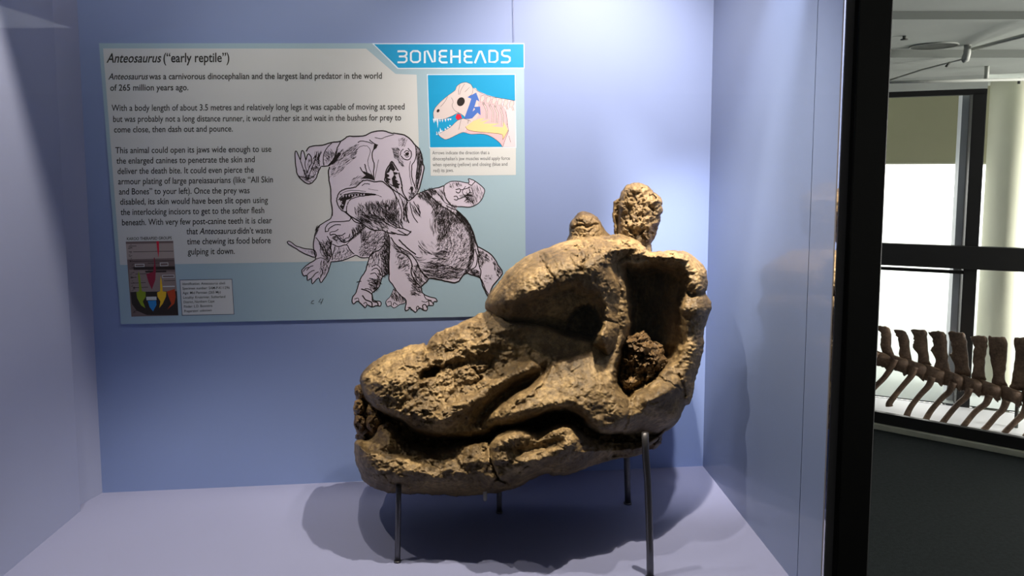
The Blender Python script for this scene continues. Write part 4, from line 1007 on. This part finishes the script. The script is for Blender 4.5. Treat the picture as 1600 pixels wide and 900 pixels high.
    xr = X * .88 - Y * .47; yr = X * .47 + Y * .88
    H += (fbm(X, Y, 46, 21, 6, .58) * 6.5 + rough * (facets(xr * .7, yr, 15, 22) * 3.8 + facets(xr * .6, yr, 6.5, 23) * 2.2 + (ridged(xr * .55, yr, 24, 24) - .55) * 5.0)) * smoothz
    H += rough * fbm(X, Y, 6, 25, 4, .65) * 2.2
    return H
mid_c = lambda X, Y: DS + 0.03 * sstep(900, 1100, X) - 0.02 * sstep(800, 560, X)
layer('cranium', CRAN, mid_c, 80, 96, lambda X, Y: 70 - 44 * sstep(585, 640, Y) - 12 * sstep(620, 645, Y), h_cran, skull, M['rock'], seed=11, Rb=70)

BROW = [(762, 500), (790, 468), (818, 459), (838, 453), (865, 441), (890, 435), (907, 434), (920, 447), (935, 453), (944, 462), (950, 474), (950, 500), (940, 528), (920, 545), (895, 560), (880, 600), (760, 600)]
def h_boss(X, Y, d):
    H = np.zeros(X.shape)
    H += bump(X, Y, 820, 455, 62, 44, 26, -35) + bump(X, Y, 905, 408, 60, 26, 14, -8)
    H += bump(X, Y, 948, 432, 26, 30, 16) + ridge(X, Y, [(962, 440), (968, 480), (962, 530), (950, 562)], 11, 14, False)
    H -= 26 * sstep(448, 522, Y) * sstep(905, 860, X)
    w = sstep(0, 18, sdf(X + fbm(X, Y, 20, 61, 3) * 4, Y + fbm(X, Y, 20, 62, 3) * 5, BROW))
    H -= w * (14 + 28 * sstep(790, 860, X))
    H += bump(X, Y, 942, 530, 20, 26, 26) + bump(X, Y, 850, 500, 40, 16, 10)
    H += pit(X, Y, ell(912, 508, 30, 35, 0.3), 105, 12, 4, 33)
    H += bump(X, Y, 900, 540, 18, 14, 18) + bump(X, Y, 830, 500, 34, 16, 8)
    H += crack(X, Y, [(844, 402), (850, 412), (858, 424), (866, 436), (872, 452)], 1.7, 8, 34) + crack(X, Y, [(842, 398), (850, 404), (848, 410)], 5, 12, 35)
    H += crack(X, Y, [(905, 372), (915, 395), (912, 412), (908, 424)], 3.0, 9, 36) + crack(X, Y, [(944, 497), (960, 504), (975, 508)], 1.8, 8, 37) + crack(X, Y, [(912, 545), (935, 556), (955, 566)], 2.0, 10, 38)
    H += crack(X, Y, [(975, 408), (982, 402), (990, 398), (998, 396)], 3, 12, 39)
    top = sstep(420, 385, Y) * sstep(860, 900, X)
    H += fbm(X, Y, 40, 41, 6, .56) * 5.0 + (0.30 + 1.7 * top) * (facets(X, Y, 15, 42) * 3.6 + facets(X, Y, 6.5, 43) * 2.0 + (ridged(X, Y * 1.5, 22, 44) - .55) * 4.0) + fbm(X, Y, 6, 45, 4, .65) * 1.7
    return H
layer('brow_dome', BOSS, DS + 0.004, 124, 80, 66, h_boss, skull, M['rock'], seed=12, jag=1.6)

JAW = [(553, 703), (555, 690), (564, 686), (574, 688), (585, 680), (592, 668), (604, 665), (618, 668), (632, 684), (654, 694), (676, 699), (695, 698), (712, 692), (735, 687), (752, 686), (766, 684), (778, 673), (794, 666), (812, 664), (838, 671), (850, 668),
       (863, 662), (877, 657), (893, 659), (906, 668), (925, 684), (960, 690), (990, 690), (1012, 686), (1030, 682), (1022, 694), (1014, 699), (1005, 709), (975, 715), (948, 721), (921, 729), (891, 741), (864, 744), (856, 740), (830, 750), (807, 763), (788, 768),
       (769, 771), (740, 774), (711, 775), (654, 772), (616, 771), (586, 764), (570, 752), (561, 736), (555, 720)]
def h_jaw(X, Y, d):
    H = np.zeros(X.shape)
    H += 26 * sstep(745, 780, X) * sstep(935, 900, X)
    H += ridge(X, Y, [(775, 690), (800, 680), (830, 676), (868, 670), (900, 672)], 13, 24, False) + ridge(X, Y, [(800, 728), (840, 722), (880, 700), (908, 680)], 10, 12)
    H += ridge(X, Y, [(800, 705), (845, 700), (885, 688)], 7, -12)
    H += ridge(X, Y, [(690, 704), (715, 698), (745, 693), (764, 692)], 9, 14) + bump(X, Y, 692, 754, 34, 10, 10, 18)
    H += bump(X, Y, 610, 705, 34, 34, -16) + ridge(X, Y, [(560, 700), (600, 706), (640, 712), (662, 722)], 6, -9) + bump(X, Y, 640, 735, 40, 24, 8)
    H += ridge(X, Y, [(640, 716), (660, 722), (690, 726)], 5, -6)
    H += crack(X, Y, [(766, 684), (766, 700), (768, 721), (772, 735), (779, 747), (792, 756), (806, 762)], 1.9, 17, 51) + crack(X, Y, [(779, 747), (770, 755), (764, 768)], 1.7, 10, 52)
    H += -22 * sstep(905, 960, X) * sstep(640, 700, Y) + bump(X, Y, 960, 706, 14, 9, -16)
    H += fbm(X, Y, 42, 53, 6, .58) * 6 + (.75 + .5 * sstep(880, 930, X)) * (facets(X * .8, Y, 15, 54) * 3.8 + facets(X * .8, Y, 7, 55) * 2.2 + (ridged(X * .6, Y, 24, 56) - .55) * 4.5) + fbm(X, Y, 6, 57, 4, .65) * 2.0
    return H
layer('lower_jaw', JAW, lambda X, Y: DS - 0.015 + 0.03 * sstep(900, 1040, X), 122, 84, 38, h_jaw, skull, M['rock'], seed=13, jag=2.0, Rb=50)

def rough_fn(seed, amp, sc):
    def f(X, Y, d):
        return fbm(X, Y, sc * 2.6, seed, 5) * amp * .9 + facets(X, Y, sc, seed + 3, 1.4) * amp + facets(X, Y, sc * .45, seed + 6, 1.2) * amp * .5
    return f
HORN = [(959, 358), (957, 335), (959, 314), (967, 309), (970, 297), (982, 288), (997, 285), (1012, 290), (1022, 300), (1034, 309), (1036, 326), (1031, 345), (1027, 362), (1019, 381), (1018, 396), (1012, 412), (985, 412), (968, 395), (962, 372)]
def h_horn(X, Y, d):
    return rough_fn(94, 7, 14)(X, Y, d) - 16 * sstep(971, 962, X) - 12 * sstep(1015, 1024, X) * sstep(345, 360, Y) + bump(X, Y, 996, 352, 18, 12, 12) + ridge(X, Y, [(968, 300), (966, 330), (962, 356)], 3, -10)
layer('horn', HORN, DS + 0.075, 40, 38, 22, h_horn, skull, M['rock'], step=0.9, seed=14, jag=3.0)
KNOB = [(886, 384), (889, 366), (890, 352), (895, 342), (907, 331), (922, 332), (934, 340), (940, 351), (946, 360), (955, 368), (970, 374), (960, 392), (915, 398)]
layer('knob', KNOB, DS + 0.05, 44, 30, 24, lambda X, Y, d: rough_fn(81, 3.5, 11)(X, Y, d) + crack(X, Y, [(889, 358), (905, 352), (920, 353), (936, 350)], 2, 8, 82) + crack(X, Y, [(900, 345), (915, 348)], 1.5, 4, 83), skull, M['rock'], step=0.9, seed=15, jag=1.2)
ROOF = [(940, 372), (965, 366), (990, 372), (1006, 384), (1016, 392), (1050, 392), (1076, 398), (1080, 412), (1040, 412), (1005, 410), (985, 412), (950, 408), (930, 392)]
layer('skull_roof', ROOF, DS + 0.02, 84, 50, 20, rough_fn(86, 7, 12), skull, M['rock'], step=1.0, seed=16, jag=3.0)
INFILL = [(972, 535), (982, 524), (1000, 520), (1010, 520), (1022, 532), (1036, 545), (1042, 562), (1038, 578), (1024, 592), (1004, 606), (984, 616), (972, 610), (967, 590), (970, 560)]
layer('matrix_infill', INFILL, DS + 0.005, 60, 30, 20, rough_fn(91, 15, 14), skull, M['rock_dark'], step=0.9, seed=17, jag=4.5, label='rough lump of rock matrix inside the temple opening')
CORE = [(556, 612), (562, 604), (590, 610), (640, 640), (700, 660), (760, 665), (850, 630), (940, 650), (1020, 660), (1034, 690), (1010, 704), (900, 725), (800, 740), (700, 720), (620, 712), (566, 712), (560, 690), (554, 680), (558, 660), (553, 640), (560, 628)]
layer('palate', CORE, DS + 0.035, 38, 60, 26, rough_fn(96, 12, 13), skull, M['rock_dark'], step=1.2, seed=18, jag=5, label='dark broken bone and matrix between the closed jaws')
# broken tooth stumps at the front of the mouth
for i, (x, y, r_, hgt, dd) in enumerate(((563, 612, 9, 14, .02), (561, 636, 9, 13, .0), (562, 660, 10, 15, -.01), (584, 660, 12, 16, -.03), (604, 676, 14, 18, -.06), (583, 640, 10, 14, -.02))):
    OUT = [(x - r_ * .8, y - hgt * .6), (x + r_ * .3, y - hgt * .9), (x + r_, y - hgt * .2), (x + r_ * .7, y + hgt * .8), (x - r_ * .3, y + hgt), (x - r_, y + hgt * .3)]
    layer('tooth', OUT, DS + dd - 0.01, 22, 20, 8, rough_fn(110 + i * 7, 5, 7), skull, M['rock_dark'], step=0.8, seed=20 + i, jag=2.5)

# ------------------------------------------------------------------ steel rods carrying the skull
def rod(name, foot, top, tt, r0, label, bend=None):
    f = on_z(*foot, ZF); tpv = at(top[0], top[1], tt)
    t = thing(name, (f.x, f.y, ZF), label, 'support rod', 'steel rods under the skull')
    path = [f, tpv] if bend is None else [f] + [at(*b) for b in bend] + [tpv]
    if bend is None: path = [f + (tpv - f) * k for k in (0, .25, .5, .75, 1)]
    tube('shaft', path, r0, M['steel'], t, 14)
    tube('foot_collar', [f, f + Vector((0, 0, 0.004))], r0 * 1.25, M['steel'], t, 14)
    return t
ff = on_z(621, 878, ZF)
t_ = lambda p_: (p_ - CAM).dot(Vector((0, cp, -sp)))
rod('support_rod', (621, 878), (623, 758), t_(ff) - 0.005, 0.0062, 'steel rod under the snout, front left')
rod('support_rod', (780, 801), (780, 752), t_(on_z(780, 801, ZF)), 0.0066, 'short steel rod behind the middle of the lower jaw')
rod('support_rod', (981, 787), (979, 700), t_(on_z(981, 787, ZF)), 0.0078, 'steel rod under the rear of the skull, farther back')
fr = on_z(1016, 903, ZF)
rod('support_rod', (1016, 903), (1008, 676), t_(fr) - 0.012, 0.0073, 'long bent steel rod at the front right of the skull', [(1015.5, 860, t_(fr)), (1014, 800, t_(fr) - .002), (1012, 750, t_(fr) - .005), (1009, 712, t_(fr) - 0.009), (1008.5, 698, t_(fr) - 0.01)])
# clamp on the front right rod, prong under the jaw
pn = tube('metal_pin', [at(758, 783, 1.665), at(758, 780.5, 1.665), at(758, 772, 1.668), at(758, 760, 1.675), at(758, 752, 1.69)], [0.002, 0.0046, 0.0046, 0.0046, 0.004], M['tip'], skull, 12)
pn['label'] = 'short pale metal pin poking down under the middle of the jaw'
